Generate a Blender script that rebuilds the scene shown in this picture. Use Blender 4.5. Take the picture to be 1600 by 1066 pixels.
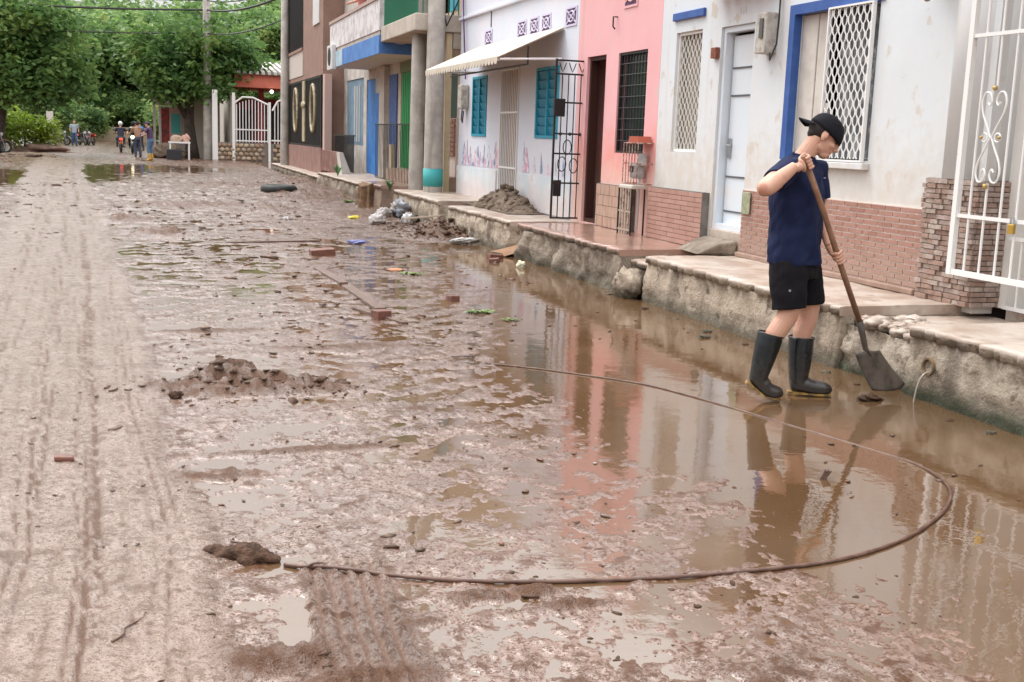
import bpy, math, random
import numpy as np
from mathutils import Vector, Matrix
SC = bpy.context.scene
for o in list(bpy.data.objects): bpy.data.objects.remove(o)
R = math.radians
# ------------------------------------------------------------------ camera
yaw, tilt, roll = 0.30802, 0.17370, 0.0350
Fw = Vector((math.sin(yaw)*math.cos(tilt), math.cos(yaw)*math.cos(tilt), -math.sin(tilt)))
R0 = Vector((math.cos(yaw), -math.sin(yaw), 0)); U0 = R0.cross(Fw)
Rt = R0*math.cos(roll) + U0*math.sin(roll); Up = U0*math.cos(roll) - R0*math.sin(roll)
cd = bpy.data.cameras.new('camera'); cam = bpy.data.objects.new('camera', cd); SC.collection.objects.link(cam)
cd.sensor_width = 36; cd.lens = 36*1800/1600; cd.clip_start = 0.05; cd.clip_end = 3000
m = Matrix((Rt, Up, -Fw)).transposed().to_4x4(); m.translation = (0, 0, 1.54); cam.matrix_world = m
SC.camera = cam
# ------------------------------------------------------------------ overcast sky and soft sun
SUN_EL, SUN_AZ = R(58), R(-35)       # azimuth from the street direction, towards the left
w = bpy.data.worlds.new('World'); SC.world = w; w.use_nodes = True
nt = w.node_tree; nt.nodes.clear()
out = nt.nodes.new('ShaderNodeOutputWorld'); bg = nt.nodes.new('ShaderNodeBackground')
sky = nt.nodes.new('ShaderNodeTexSky'); sky.sky_type = 'NISHITA'; sky.sun_disc = False
sky.sun_elevation = SUN_EL; sky.sun_rotation = SUN_AZ; sky.dust_density = 4; sky.air_density = 1.0
hs = nt.nodes.new('ShaderNodeHueSaturation'); hs.inputs['Saturation'].default_value = 0.12
cn = nt.nodes.new('ShaderNodeTexNoise'); cn.inputs['Scale'].default_value = 2.2; cn.inputs['Detail'].default_value = 5
tc = nt.nodes.new('ShaderNodeTexCoord'); nt.links.new(tc.outputs['Generated'], cn.inputs['Vector'])
cr = nt.nodes.new('ShaderNodeValToRGB')
cr.color_ramp.elements[0].position = .3; cr.color_ramp.elements[0].color = (5.15, 5.1, 5.12, 1)
cr.color_ramp.elements[1].position = .7; cr.color_ramp.elements[1].color = (7.5, 7.42, 7.42, 1)
nt.links.new(cn.outputs['Fac'], cr.inputs['Fac'])
mxw = nt.nodes.new('ShaderNodeMix'); mxw.data_type = 'RGBA'; mxw.inputs[0].default_value = .8     # cloud cover over the sky
nt.links.new(sky.outputs[0], hs.inputs['Color']); nt.links.new(hs.outputs[0], mxw.inputs[6]); nt.links.new(cr.outputs[0], mxw.inputs[7])
# overcast skies are about twice as bright overhead as at the horizon
sz = nt.nodes.new('ShaderNodeSeparateXYZ'); nt.links.new(tc.outputs['Generated'], sz.inputs[0])
og = nt.nodes.new('ShaderNodeMapRange'); og.inputs['From Min'].default_value = 0; og.inputs['From Max'].default_value = 1; og.inputs['To Min'].default_value = .60; og.inputs['To Max'].default_value = 2.5; nt.links.new(sz.outputs['Z'], og.inputs['Value'])
vm = nt.nodes.new('ShaderNodeVectorMath'); vm.operation = 'SCALE'; nt.links.new(mxw.outputs[2], vm.inputs[0]); nt.links.new(og.outputs[0], vm.inputs['Scale'])
nt.links.new(vm.outputs[0], bg.inputs['Color']); bg.inputs['Strength'].default_value = 0.12
nt.links.new(bg.outputs[0], out.inputs[0])
sd = bpy.data.lights.new('sun', 'SUN'); sd.energy = 1.0; sd.angle = R(25); sd.color = (1, .97, .93)
so = bpy.data.objects.new('sun', sd); SC.collection.objects.link(so)
sdir = Vector((math.sin(SUN_AZ)*math.cos(SUN_EL), math.cos(SUN_AZ)*math.cos(SUN_EL), math.sin(SUN_EL)))
so.rotation_euler = sdir.to_track_quat('Z', 'Y').to_euler()
SC.view_settings.view_transform = 'Standard'; SC.view_settings.look = 'None'
SC.view_settings.exposure = 0.77; SC.view_settings.gamma = 1; SC.view_settings.use_curve_mapping = False
SC.cycles.max_bounces = 5; SC.cycles.diffuse_bounces = 3; SC.cycles.caustics_reflective = False; SC.cycles.caustics_refractive = False; SC.cycles.use_denoising = True
# ------------------------------------------------------------------ helpers
COL = SC.collection
rnd = random.Random(7); NR = np.random.default_rng(11)
def tag(o, label=None, cat=None, group=None, kind=None):
    if label: o['label'] = label
    if cat: o['category'] = cat
    if group: o['group'] = group
    if kind: o['kind'] = kind
    return o
def empty(name, loc=(0, 0, 0), rz=0, label=None, cat=None, group=None):
    o = bpy.data.objects.new(name, None); COL.objects.link(o); o.location = loc; o.rotation_euler[2] = rz
    o.empty_display_size = .1
    return tag(o, label, cat, group)
def link(name, me, mat, parent=None, loc=None, rot=None, scale=None):
    o = bpy.data.objects.new(name, me); COL.objects.link(o)
    if mat is not None and len(me.materials) == 0: me.materials.append(mat)
    if parent is not None: o.parent = parent
    if loc is not None: o.location = loc
    if rot is not None: o.rotation_euler = rot
    if scale is not None: o.scale = scale
    return o
def shade(me, s=True):
    me.polygons.foreach_set('use_smooth', np.full(len(me.polygons), s)); me.update()
def copy_tree(o, parent=None):
    c = o.copy(); COL.objects.link(c); c.parent = parent
    for ch in list(o.children): copy_tree(ch, c)
    return c
class MB:
    def __init__(s): s.v = []; s.f = []
    def add(s, v, f):
        b = len(s.v); s.v += [tuple(p) for p in v]; s.f += [tuple(i+b for i in q) for q in f]; return s
    def box(s, x0, x1, y0, y1, z0, z1):
        v = [(x, y, z) for z in (z0, z1) for y in (y0, y1) for x in (x0, x1)]
        return s.add(v, [(0, 2, 3, 1), (4, 5, 7, 6), (0, 1, 5, 4), (2, 6, 7, 3), (0, 4, 6, 2), (1, 3, 7, 5)])
    def obox(s, c, dx, dy, dz, rot=(0, 0, 0)):
        from mathutils import Euler
        M = Euler(rot).to_matrix(); c = Vector(c)
        v = [c + M @ Vector((x*dx/2, y*dy/2, z*dz/2)) for z in (-1, 1) for y in (-1, 1) for x in (-1, 1)]
        return s.add(v, [(0, 2, 3, 1), (4, 5, 7, 6), (0, 1, 5, 4), (2, 6, 7, 3), (0, 4, 6, 2), (1, 3, 7, 5)])
    def tube(s, pts, r, n=8, caps=True, flat=1.0, closed=False):
        pts = [Vector(p) for p in pts]; k = len(pts)
        rs = list(r) if hasattr(r, '__len__') else [r]*k
        prev = None; rings = []
        for i in range(k):
            if closed: d = pts[(i+1) % k] - pts[i-1]
            else: d = pts[min(i+1, k-1)] - pts[max(i-1, 0)]
            if d.length < 1e-9: d = Vector((0, 0, 1))
            d.normalize()
            if prev is None:
                a = Vector((0, 0, 1)) if abs(d.z) < .9 else Vector((1, 0, 0))
                e = d.cross(a).normalized()
            else:
                e = (prev - d*prev.dot(d))
                e = e.normalized() if e.length > 1e-6 else d.orthogonal().normalized()
            prev = e; g = d.cross(e)
            rings.append([pts[i] + (e*math.cos(2*math.pi*j/n) + g*flat*math.sin(2*math.pi*j/n))*rs[i] for j in range(n)])
        return s.loft(rings, caps and not closed, closed)
    def loft(s, rings, caps=True, closed=False):
        b = len(s.v); n = len(rings[0]); k = len(rings)
        for rg in rings: s.v += [tuple(p) for p in rg]
        for i in range(k if closed else k-1):
            i2 = (i+1) % k
            for j in range(n):
                j2 = (j+1) % n
                s.f.append((b+i*n+j, b+i*n+j2, b+i2*n+j2, b+i2*n+j))
        if caps:
            s.f.append(tuple(b+j for j in reversed(range(n)))); s.f.append(tuple(b+(k-1)*n+j for j in range(n)))
        return s
    def lathe(s, prof, n=20, c=(0, 0, 0), axis='z'):
        rings = []
        for r, h in prof:
            rg = []
            for j in range(n):
                a = 2*math.pi*j/n; p = (r*math.cos(a), r*math.sin(a), h)
                if axis == 'x': p = (h, r*math.cos(a), r*math.sin(a))
                if axis == 'y': p = (r*math.sin(a), h, r*math.cos(a))
                rg.append((p[0]+c[0], p[1]+c[1], p[2]+c[2]))
            rings.append(rg)
        return s.loft(rings)
    def ball(s, c, rx, ry=None, rz=None, n=14, k=9, M=None):
        ry = ry or rx; rz = rz or rx; c = Vector(c); rings = []
        for i in range(1, k):
            t = math.pi*i/k
            rg = []
            for j in range(n):
                a = 2*math.pi*j/n
                p = Vector((rx*math.sin(t)*math.cos(a), ry*math.sin(t)*math.sin(a), -rz*math.cos(t)))
                rg.append(c + (M @ p if M is not None else p))
            rings.append(rg)
        return s.loft(rings)
    def prism(s, poly, lo, hi, axis='y'):
        n = len(poly)
        def P(a, b, h): return {'y': (a, h, b), 'x': (h, a, b), 'z': (a, b, h)}[axis]
        v = [P(a, b, lo) for a, b in poly] + [P(a, b, hi) for a, b in poly]
        return s.add(v, [tuple(range(n)), tuple(range(2*n-1, n-1, -1))] + [(i, n+i, n+(i+1) % n, (i+1) % n) for i in range(n)])
    def mesh(s, name='m', smooth=False, fix=True):
        me = bpy.data.meshes.new(name); me.from_pydata(s.v, [], s.f); 
        if fix:
            import bmesh
            bm = bmesh.new(); bm.from_mesh(me); bmesh.ops.recalc_face_normals(bm, faces=bm.faces); bm.to_mesh(me); bm.free()
        if smooth: shade(me)
        me.update(); return me
    def build(s, name, mat, parent=None, smooth=False, bevel=0, loc=None, rot=None):
        o = link(name, s.mesh(name, smooth), mat, parent, loc, rot)
        if bevel:
            b = o.modifiers.new('bevel', 'BEVEL'); b.width = bevel; b.segments = 2; b.limit_method = 'ANGLE'
        return o
def fast_mesh(name, V, F, smooth=True):
    """V (n,3) array, F (m,4) or (m,3) index array"""
    me = bpy.data.meshes.new(name); k = F.shape[1]
    me.vertices.add(len(V)); me.vertices.foreach_set('co', np.asarray(V, np.float32).ravel())
    me.loops.add(F.size); me.loops.foreach_set('vertex_index', F.astype(np.int32).ravel())
    me.polygons.add(len(F)); me.polygons.foreach_set('loop_start', np.arange(0, F.size, k, dtype=np.int32))
    me.polygons.foreach_set('loop_total', np.full(len(F), k, np.int32))
    me.update(calc_edges=True); me.validate()
    if smooth: shade(me)
    return me
# gradient noise
def _perm(seed):
    p = np.random.default_rng(seed).permutation(256); return np.concatenate([p, p, p])
_PC = {}
def noise(x, y, seed=0):
    if seed not in _PC:
        a = np.random.default_rng(seed+999).random(256)*2*np.pi; _PC[seed] = (_perm(seed), np.cos(a), np.sin(a))
    p, gx, gy = _PC[seed]
    x = np.asarray(x, float); y = np.asarray(y, float)
    xi = np.floor(x).astype(np.int64); yi = np.floor(y).astype(np.int64); xf = x-xi; yf = y-yi; xi &= 255; yi &= 255
    u = xf*xf*xf*(xf*(xf*6-15)+10); v = yf*yf*yf*(yf*(yf*6-15)+10)
    def g(dx, dy):
        h = p[p[(xi+dx) & 255] + ((yi+dy) & 255)] & 255
        return gx[h]*(xf-dx) + gy[h]*(yf-dy)
    a = g(0, 0); b = g(1, 0); c = g(0, 1); d = g(1, 1)
    return 1.5*((a*(1-u)+b*u)*(1-v) + (c*(1-u)+d*u)*v)
def fbm(x, y, sc, octv=4, gain=.5, seed=0):
    r = 0; a = 1
    for i in range(octv):
        r = r + a*noise(x*sc+17.3*i, y*sc-9.1*i, seed+i); a *= gain; sc *= 2.03
    return r
def sstep(a, b, x):
    t = np.clip((x-a)/(b-a), 0, 1); return t*t*(3-2*t)
# ------------------------------------------------------------------ materials
MATS = {}
def mat(name, base, rough=.7, var=None, bump=None, spec=.4, metal=0, dirt=None, coat=0, coat_rough=.1, emit=None, noise2=None, streak=None):
    """var=(colour2, scale, lo, hi); bump=(scale, strength, distance); dirt=(colour, z0, z1, scale, amount): patchy dirt between heights"""
    if name in MATS: return MATS[name]
    M = bpy.data.materials.new(name); M.use_nodes = True; nt = M.node_tree; b = nt.nodes['Principled BSDF']
    N = nt.nodes.new; L = nt.links.new
    b.inputs['Roughness'].default_value = rough; b.inputs['Specular IOR Level'].default_value = spec; b.inputs['Metallic'].default_value = metal
    if coat: b.inputs['Coat Weight'].default_value = coat; b.inputs['Coat Roughness'].default_value = coat_rough
    geo = N('ShaderNodeNewGeometry'); pos = geo.outputs['Position']
    c = N('ShaderNodeRGB'); c.outputs[0].default_value = (*base, 1); cur = c.outputs[0]
    def noi(scale, detail=6, rgh=.6):
        n = N('ShaderNodeTexNoise'); n.inputs['Scale'].default_value = scale; n.inputs['Detail'].default_value = detail; n.inputs['Roughness'].default_value = rgh
        L(pos, n.inputs['Vector']); return n.outputs['Fac']
    def mix(fac, a, col):
        x = N('ShaderNodeMix'); x.data_type = 'RGBA'; L(fac, x.inputs[0]); L(a, x.inputs[6]); x.inputs[7].default_value = (*col, 1); return x.outputs[2]
    def mr(v, a, b_, lo=0, hi=1):
        x = N('ShaderNodeMapRange'); x.inputs['From Min'].default_value = a; x.inputs['From Max'].default_value = b_; x.inputs['To Min'].default_value = lo; x.inputs['To Max'].default_value = hi; L(v, x.inputs['Value']); return x.outputs[0]
    def mul(a, b_):
        x = N('ShaderNodeMath'); x.operation = 'MULTIPLY'; L(a, x.inputs[0])
        if isinstance(b_, float): x.inputs[1].default_value = b_
        else: L(b_, x.inputs[1])
        return x.outputs[0]
    for vv in ([var] if var else []) + ([noise2] if noise2 else []):
        cur = mix(mr(noi(vv[1]), vv[2], vv[3]), cur, vv[0])
    if streak:                                     # stains that ran down the surface
        vm_ = N('ShaderNodeVectorMath'); vm_.operation = 'MULTIPLY'; L(pos, vm_.inputs[0]); vm_.inputs[1].default_value = (1, 1, .10)
        n_ = N('ShaderNodeTexNoise'); n_.inputs['Scale'].default_value = streak[1]; n_.inputs['Detail'].default_value = 5; L(vm_.outputs[0], n_.inputs['Vector'])
        cur = mix(mul(mr(n_.outputs['Fac'], streak[2], streak[3]), float(streak[4])), cur, streak[0])
    if dirt:
        sx = N('ShaderNodeSeparateXYZ'); L(pos, sx.inputs[0])
        ds = dirt if isinstance(dirt[0], tuple) and isinstance(dirt[0][0], tuple) else (dirt,)
        for d in ds:
            nz = noi(d[3], 8, .65)
            a = N('ShaderNodeMath'); a.operation = 'MULTIPLY_ADD'; L(nz, a.inputs[0]); a.inputs[1].default_value = -abs(d[2]-d[1])*2.4; L(sx.outputs['Z'], a.inputs[2])
            f = mr(a.outputs[0], d[1]-abs(d[2]-d[1])*1.2, d[2]-abs(d[2]-d[1])*1.2, 1, 0)
            cur = mix(mul(f, float(d[4])), cur, d[0])
    L(cur, b.inputs['Base Color'])
    if bump:
        bn = N('ShaderNodeBump'); bn.inputs['Strength'].default_value = bump[1]; bn.inputs['Distance'].default_value = bump[2] if len(bump) > 2 else .01
        L(noi(bump[0], 7, .65), bn.inputs['Height']); L(bn.outputs[0], b.inputs['Normal'])
    if emit:
        b.inputs['Emission Color'].default_value = (*emit[0], 1); b.inputs['Emission Strength'].default_value = emit[1]
    MATS[name] = M; return M

def smooth_path(pts, k=8):
    P_ = [Vector(p) for p in pts]; P_ = [P_[0]*2-P_[1]]+P_+[P_[-1]*2-P_[-2]]; o = []
    for i in range(1, len(P_)-2):
        a, b, c, d = P_[i-1:i+3]
        for t in [q/k for q in range(k)]: o.append(.5*((2*b)+(c-a)*t+(2*a-5*b+4*c-d)*t*t+(3*b-a-3*c+d)*t**3))
    o.append(P_[-2]); return o
# ================================================================== GROUND
KX = 4.65            # foot of the raised kerb
def lane_right(y): return np.interp(y, [0, 3, 4.3, 7.2, 11.6, 22, 31, 40, 60], [.2, .18, .17, .0, -.2, -.8, -1.4, -2.0, -3])
def water_left(y): return np.interp(y, [0, 3, 4, 5, 6, 7, 8, 9, 10, 12, 14, 16, 18, 25], [2.6, 2.5, 2.55, 2.4, 2.35, 2.4, 2.65, 2.95, 3.15, 3.5, 3.8, 4.1, 4.7, 6])
def lane_mask(x, y):
    xr = lane_right(y) + .10*noise(x*.7+3, y*.8, 41) + .03*noise(x*5, y*4, 42)
    xl = lane_right(y) - 1.25 - .012*y + .15*noise(x*.7, y*.6, 43)
    return sstep(.10, -.10, x-xr)*sstep(-.15, .15, x-xl)
PILES = [(.44, 7.15, .26, .2, .10), (.72, 6.97, .34, .18, .06), (.97, 6.86, .2, .13, .04), (.10, 6.99, .2, .12, .04), (.45, 6.83, .34, .1, .035), (.34, 3.22, .16, .10, .035), (.55, 3.02, .2, .07, .03),
         (.30, 5.15, .22, .08, .022), (.8, 5.5, .5, .05, .02), (1.15, 3.55, .2, .05, .03), (1.35, 3.42, .12, .05, .025), (2.3, 22.5, .5, .6, .12), (.2, 17.5, .4, .5, .09), (-.3, 20, .4, .5, .07),
         (.45, 9.0, .4, .1, .02), (1.3, 8.2, .5, .1, .02), (3.8, 28, 1.2, 3, .08), (4.6, 34, 1.2, 5, .12), (3.9, 21.5, .6, 1.2, .06), (4.3, 17.3, .5, .6, .14), (4.45, 18.2, .35, .8, .16), (.9, 24, 1.2, .8, .05), (2.6, 33, 2, 1.2, .05)]
def mud_height(x, y):
    lm = lane_mask(x, y); xw = water_left(y)
    far = sstep(14, 26, y)
    # churned mud: ridged lumps over a gently rolling bed
    big = fbm(x, y, .9, 3, .5, 1)
    n1 = noise(x*3.1+5, y*3.1, 5); n2 = noise(x*6.7, y*6.7+4, 6)
    rid = (1-np.abs(n1)*2.2)*.6 + (1-np.abs(n2)*2.2)*.4
    fine = noise(x*14, y*14, 8)*.45 + noise(x*24, y*24, 9)*.45 + noise(x*44, y*44, 10)*.28*(y < 14)
    mid = noise(x*1.9+7, y*2.3, 14)*.6 + noise(x*4.2, y*5.0+3, 15)*.6
    grit = np.where(y < 11, noise(x*55, y*55, 16), 0)
    drag = noise((x*.75+y*.66)*2.2, (-x*.66+y*.75)*9, 12)                 # scraped streaks
    wz = sstep(-.7, .55, x-xw)*(1-far)
    patch = sstep(-.3, .3, fbm(x+.35*big, y, .75, 2, .5, 17))           # rough churn against smeared silt
    amp = (1-.74*wz)*(.68+.5*patch)
    churn = (.006*big + .011*(rid-.42) + .0115*fine + .008*drag + .0034*grit + .014*mid*sstep(7, 13, y)+.012*mid*sstep(13, 24, y))*amp*(1+.6*far)
    mean = .0028 - .0125*wz + .010*far
    # thin silt skin lying just at the water level inside the bend of the hose
    silt = np.exp(-(((x-1.75)/.75)**2+((y-4.15)/.55)**2)**2) + np.exp(-(((x-1.9)/1.0)**2+((y-3.2)/.35)**2)**2)
    silt = np.clip(silt, 0, 1)
    mean = mean*(1-silt) + silt*.0005; churn = churn*(1-.55*silt) + silt*(.0038*noise(x*24, y*24, 21)+.003*noise(x*47, y*47, 22))
    # wide standing pools in the middle distance
    pool = np.exp(-(((x+2.9)/2.9)**2+((y-37)/5.5)**2)**2) + .9*np.exp(-(((x+.2)/3.6)**2+((y-45)/5)**2)**2) + .9*np.exp(-(((x+6)/3)**2+((y-31)/3)**2)**2)
    pool = np.clip(pool, 0, 1); mean = mean - .026*pool; churn = churn*(1-.5*pool)
    bowls = [(.98, 4.27, .16, .13), (.42, 3.45, .16, .2), (.52, 4.0, .16, .06), (.95, 3.3, .1, .22), (.28, 3.95, .2, .06), (.6, 5.9, .55, .12), (.85, 11.2, .2, .5), (1.35, 11, .13, .6), (.35, 4.75, .25, .12), (2.6, 15.5, .5, .9), (1.2, 6.5, .5, .1), (.55, 3.62, .2, .14)]
    for bx, by, rx, ry in bowls:
        mean = mean - .0055*np.exp(-(((x-bx)/rx)**2+((y-by)/ry)**2)**2)
    h = mean + churn
    # mid-street tyre tracks that press a flat ribbed band through the mud
    c = .60+.05*(y-3.0); t = np.abs(x-c); tm = sstep(.17, .12, t)*sstep(2.6, 2.9, y)*sstep(4.15, 3.8, y)
    ribw = np.sin((x-c)*118+.9*noise(y*2.2, y*0, 34)); ribs = .0085*ribw*(.8+.35*noise(x*6, y*5, 35)) + .0016*fine
    h = h*(1-tm) + tm*(.012+ribs)
    h = h + .012*np.exp(-((t-.15)/.022)**2)*sstep(2.6, 2.9, y)*sstep(4.2, 3.8, y)*(.6+.6*noise(x*18, y*18, 33))
    # compacted lane with lengthwise tyre ribs
    d = x-lane_right(y)
    ln = .026 + .006*noise(x*.9, y*.35, 51) + .0018*noise(d*17, y*.45, 52) + .0014*noise(d*43, y*1.3, 53) + .0024*noise(x*38, y*38, 54) + .0022*noise(x*75, y*75, 55)
    rut = np.zeros_like(x)
    for k, (off, ww, dp) in enumerate([(-.10, .010, .006), (-.15, .010, .007), (-.20, .010, .005), (-.25, .02, .003), (-.35, .016, .012), (-.39, .010, .010), (-.44, .010, .007), (-.51, .02, .004), (-.58, .012, .011), (-.62, .010, .010), (-.67, .010, .007), (-.75, .012, .006), (-.84, .012, .006), (-.9, .012, .007), (-1.0, .014, .010), (-1.07, .012, .008)]):
        wob = off+.06*noise(y*.33+(k//3)*7, y*0+(k//3), 60)+.015*noise(y*1.3+(k//3)*3, y*0, 61)
        on = sstep(-.45, -.1, noise(y*.4+k*11, y*0+k*2.2, 62))
        gp_ = np.exp(-((d-wob)/(ww*(1+y*.02)))**2)*on
        ln = ln - dp*gp_*(1+.35*noise(x*9, y*22, 66)) + .25*dp*on*np.exp(-((d-wob-2.2*ww)/ww)**2)
        rut = rut + gp_*np.clip(.6+1.2*noise(x*45, y*11, 63)+.4*noise(x*8, y*1.6, 69), 0, 1)*dp/.0055
    st_ = np.exp(-((d+.36)/.045)**2)*sstep(-.05, .35, noise(x*6, y*1.2, 64))*sstep(-.15, .3, noise(x*34, y*22, 73)+.4*noise(x*70, y*60, 74))
    ln = ln - .006*st_; rut = np.clip(rut*.8+st_*.8, 0, .85)*lm
    rut = np.maximum(rut, lm*.7*sstep(.45, .7, noise(x*21, y*21, 65)))
    h = h*(1-lm) + ln*lm
    rut = np.maximum(rut, (1-lm)*sstep(.0045, .013, h)*np.clip(.5+1.1*noise(x*8, y*11, 67), 0, 1)*.95)
    rut = rut*(1-tm) + tm*np.clip(sstep(-.35, -.9, ribw)*1.0+.35*noise(x*25, y*9, 36), 0, .9)
    for px, py, rx, ry, hh in PILES:
        g = np.exp(-(((x-px)/rx)**2+((y-py)/ry)**2)**1.3); fq = 2.0/max(rx, ry)+1.5
        h = h + hh*g*(.72+.95*noise(x*fq, y*fq*1.4, 70)+.5*np.abs(noise(x*fq*2.1, y*fq*2.4, 71))+.14*fine)
        rut = np.maximum(rut, np.clip(g*1.5, 0, 1)*np.clip(.9+.5*noise(x*12, y*12, 68)+.5*noise(x*31, y*31, 75), 0, 1))
    return h, lm, rut
RR = np.exp(np.arange(math.log(2.0), math.log(150), .0048)); AA = np.radians(np.arange(-32, 64.01, .138))
rr, aa = np.meshgrid(RR, AA, indexing='ij'); gx = rr*np.sin(aa); gy = rr*np.cos(aa)
gh, glm, grut = mud_height(gx, gy)
gh = np.where(gx > KX+.05, -.03, gh)
ny, nx = gx.shape
V = np.stack([gx, gy, gh], -1).reshape(-1, 3)
idx = np.arange(ny*nx).reshape(ny, nx)
F = np.stack([idx[:-1, :-1], idx[1:, :-1], idx[1:, 1:], idx[:-1, 1:]], -1).reshape(-1, 4)[:, ::-1]
me = fast_mesh('mud_street', V, F)
at = me.attributes.new('lane', 'FLOAT', 'POINT'); at.data.foreach_set('value', glm.ravel().astype(np.float32))
at = me.attributes.new('rut', 'FLOAT', 'POINT'); at.data.foreach_set('value', grut.ravel().astype(np.float32))
def mud_material():
    M = bpy.data.materials.new('wet_mud'); M.use_nodes = True; nt = M.node_tree; b = nt.nodes['Principled BSDF']; N = nt.nodes.new; L = nt.links.new
    geo = N('ShaderNodeNewGeometry')
    def noi(s, d=6, r=.6):
        n = N('ShaderNodeTexNoise'); n.inputs['Scale'].default_value = s; n.inputs['Detail'].default_value = d; n.inputs['Roughness'].default_value = r; L(geo.outputs['Position'], n.inputs['Vector']); return n.outputs['Fac']
    def ramp(v, *st):
        r = N('ShaderNodeValToRGB'); e = r.color_ramp.elements
        e[0].position, e[0].color = st[0][0], (*st[0][1], 1); e[1].position, e[1].color = st[-1][0], (*st[-1][1], 1)
        for p, c in st[1:-1]: q = e.new(p); q.color = (*c, 1)
        L(v, r.inputs[0]); return r.outputs[0]
    at = N('ShaderNodeAttribute'); at.attribute_name = 'lane'
    c1 = ramp(noi(2.3), (.3, (.10, .047, .025)), (.55, (.165, .083, .049)), (.75, (.245, .14, .094)))
    c2 = ramp(noi(5), (.3, (.275, .178, .13)), (.7, (.355, .247, .19)))
    mx = N('ShaderNodeMix'); mx.data_type = 'RGBA'; L(at.outputs['Fac'], mx.inputs[0]); L(c1, mx.inputs[6]); L(c2, mx.inputs[7])
    # fine dark flecks of grit and torn mud, drained and matt against the wet film
    def fleck(scale, lo, hi, det=3): 
        q = N('ShaderNodeMapRange'); q.inputs['From Min'].default_value = lo; q.inputs['From Max'].default_value = hi; L(noi(scale, det, .55), q.inputs['Value']); return q.outputs[0]
    def mth(op, a_, b_):
        q = N('ShaderNodeMath'); q.operation = op; q.use_clamp = True
        for i_, v_ in enumerate((a_, b_)):
            if isinstance(v_, (int, float)): q.inputs[i_].default_value = v_
            else: L(v_, q.inputs[i_])
        return q.outputs[0]
    area = fleck(1.6, .38, .62, 4)
    fl_ = mth('MAXIMUM', fleck(85, .535, .60), fleck(30, .56, .62)); fl_ = mth('MAXIMUM', mth('MULTIPLY', fl_, .85), mth('MULTIPLY', fleck(11, .54, .61, 5), area))
    lanef = mth('SUBTRACT', 1.0, mth('MULTIPLY', at.outputs['Fac'], .4)); fl_ = mth('MULTIPLY', fl_, lanef)
    m2 = N('ShaderNodeMix'); m2.data_type = 'RGBA'; L(fl_, m2.inputs[0]); L(mx.outputs[2], m2.inputs[6]); m2.inputs[7].default_value = (.082, .037, .019, 1)
    ru = N('ShaderNodeAttribute'); ru.attribute_name = 'rut'; m3 = N('ShaderNodeMix'); m3.data_type = 'RGBA'; L(ru.outputs['Fac'], m3.inputs[0]); L(m2.outputs[2], m3.inputs[6]); m3.inputs[7].default_value = (.115, .056, .031, 1)
    L(m3.outputs[2], b.inputs['Base Color'])
    rr_ = N('ShaderNodeMapRange'); L(noi(4), rr_.inputs['Value']); rr_.inputs['From Min'].default_value = .3; rr_.inputs['From Max'].default_value = .7; rr_.inputs['To Min'].default_value = .14; rr_.inputs['To Max'].default_value = .34
    L(rr_.outputs[0], b.inputs['Roughness'])
    b.inputs['Specular IOR Level'].default_value = .6; b.inputs['Coat Weight'].default_value = 1; b.inputs['Coat Roughness'].default_value = .07; b.inputs['Coat IOR'].default_value = 1.85
    cw = N('ShaderNodeMapRange'); cw.inputs['To Min'].default_value = 1; cw.inputs['To Max'].default_value = .08; rf = mth('MAXIMUM', ru.outputs['Fac'], fl_); L(rf, cw.inputs['Value']); L(cw.outputs[0], b.inputs['Coat Weight'])
    cs = N('ShaderNodeMapRange'); cs.inputs['To Min'].default_value = .6; cs.inputs['To Max'].default_value = .15; L(rf, cs.inputs['Value']); L(cs.outputs[0], b.inputs['Specular IOR Level'])
    bn = N('ShaderNodeBump'); bn.inputs['Distance'].default_value = .018
    sz = N('ShaderNodeSeparateXYZ'); L(geo.outputs['Position'], sz.inputs[0]); bs = N('ShaderNodeMapRange'); bs.inputs['From Min'].default_value = .0; bs.inputs['From Max'].default_value = .012; bs.inputs['To Min'].default_value = .12; bs.inputs['To Max'].default_value = .8; L(sz.outputs['Z'], bs.inputs['Value']); L(bs.outputs[0], bn.inputs['Strength'])
    ad = N('ShaderNodeMath'); ad.operation = 'ADD'; L(noi(38, 5, .65), ad.inputs[0]); L(noi(140, 3, .6), ad.inputs[1]); L(ad.outputs[0], bn.inputs['Height'])
    L(bn.outputs[0], b.inputs['Normal']); L(bn.outputs[0], b.inputs['Coat Normal'])
    return M
MUD = mud_material()
tag(link('mud_street', me, MUD), kind='structure')
# coarse ground all round, out to the horizon
rs = [2.0, 4, 8, 16, 32, 60, 100, 150]; ang = np.radians(np.arange(64, 328+.1, 3)); ang[-1] = R(328)
MBg = MB()
def polar(mb, rlist, alist, zf):
    b = len(mb.v)
    for r_ in rlist:
        for a_ in alist: mb.v.append((r_*math.sin(a_), r_*math.cos(a_), zf))
    n = len(alist)
    for i in range(len(rlist)-1):
        for j in range(n-1): mb.f.append((b+i*n+j, b+i*n+j+1, b+(i+1)*n+j+1, b+(i+1)*n+j))
polar(MBg, rs, ang, .006); polar(MBg, [150, 300, 600, 1500], np.radians(np.arange(0, 361, 6)), .03); polar(MBg, [0.01, 2.0], np.radians(np.arange(0, 361, 6)), .004)
tag(MBg.build('ground', MUD), kind='structure')
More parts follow.
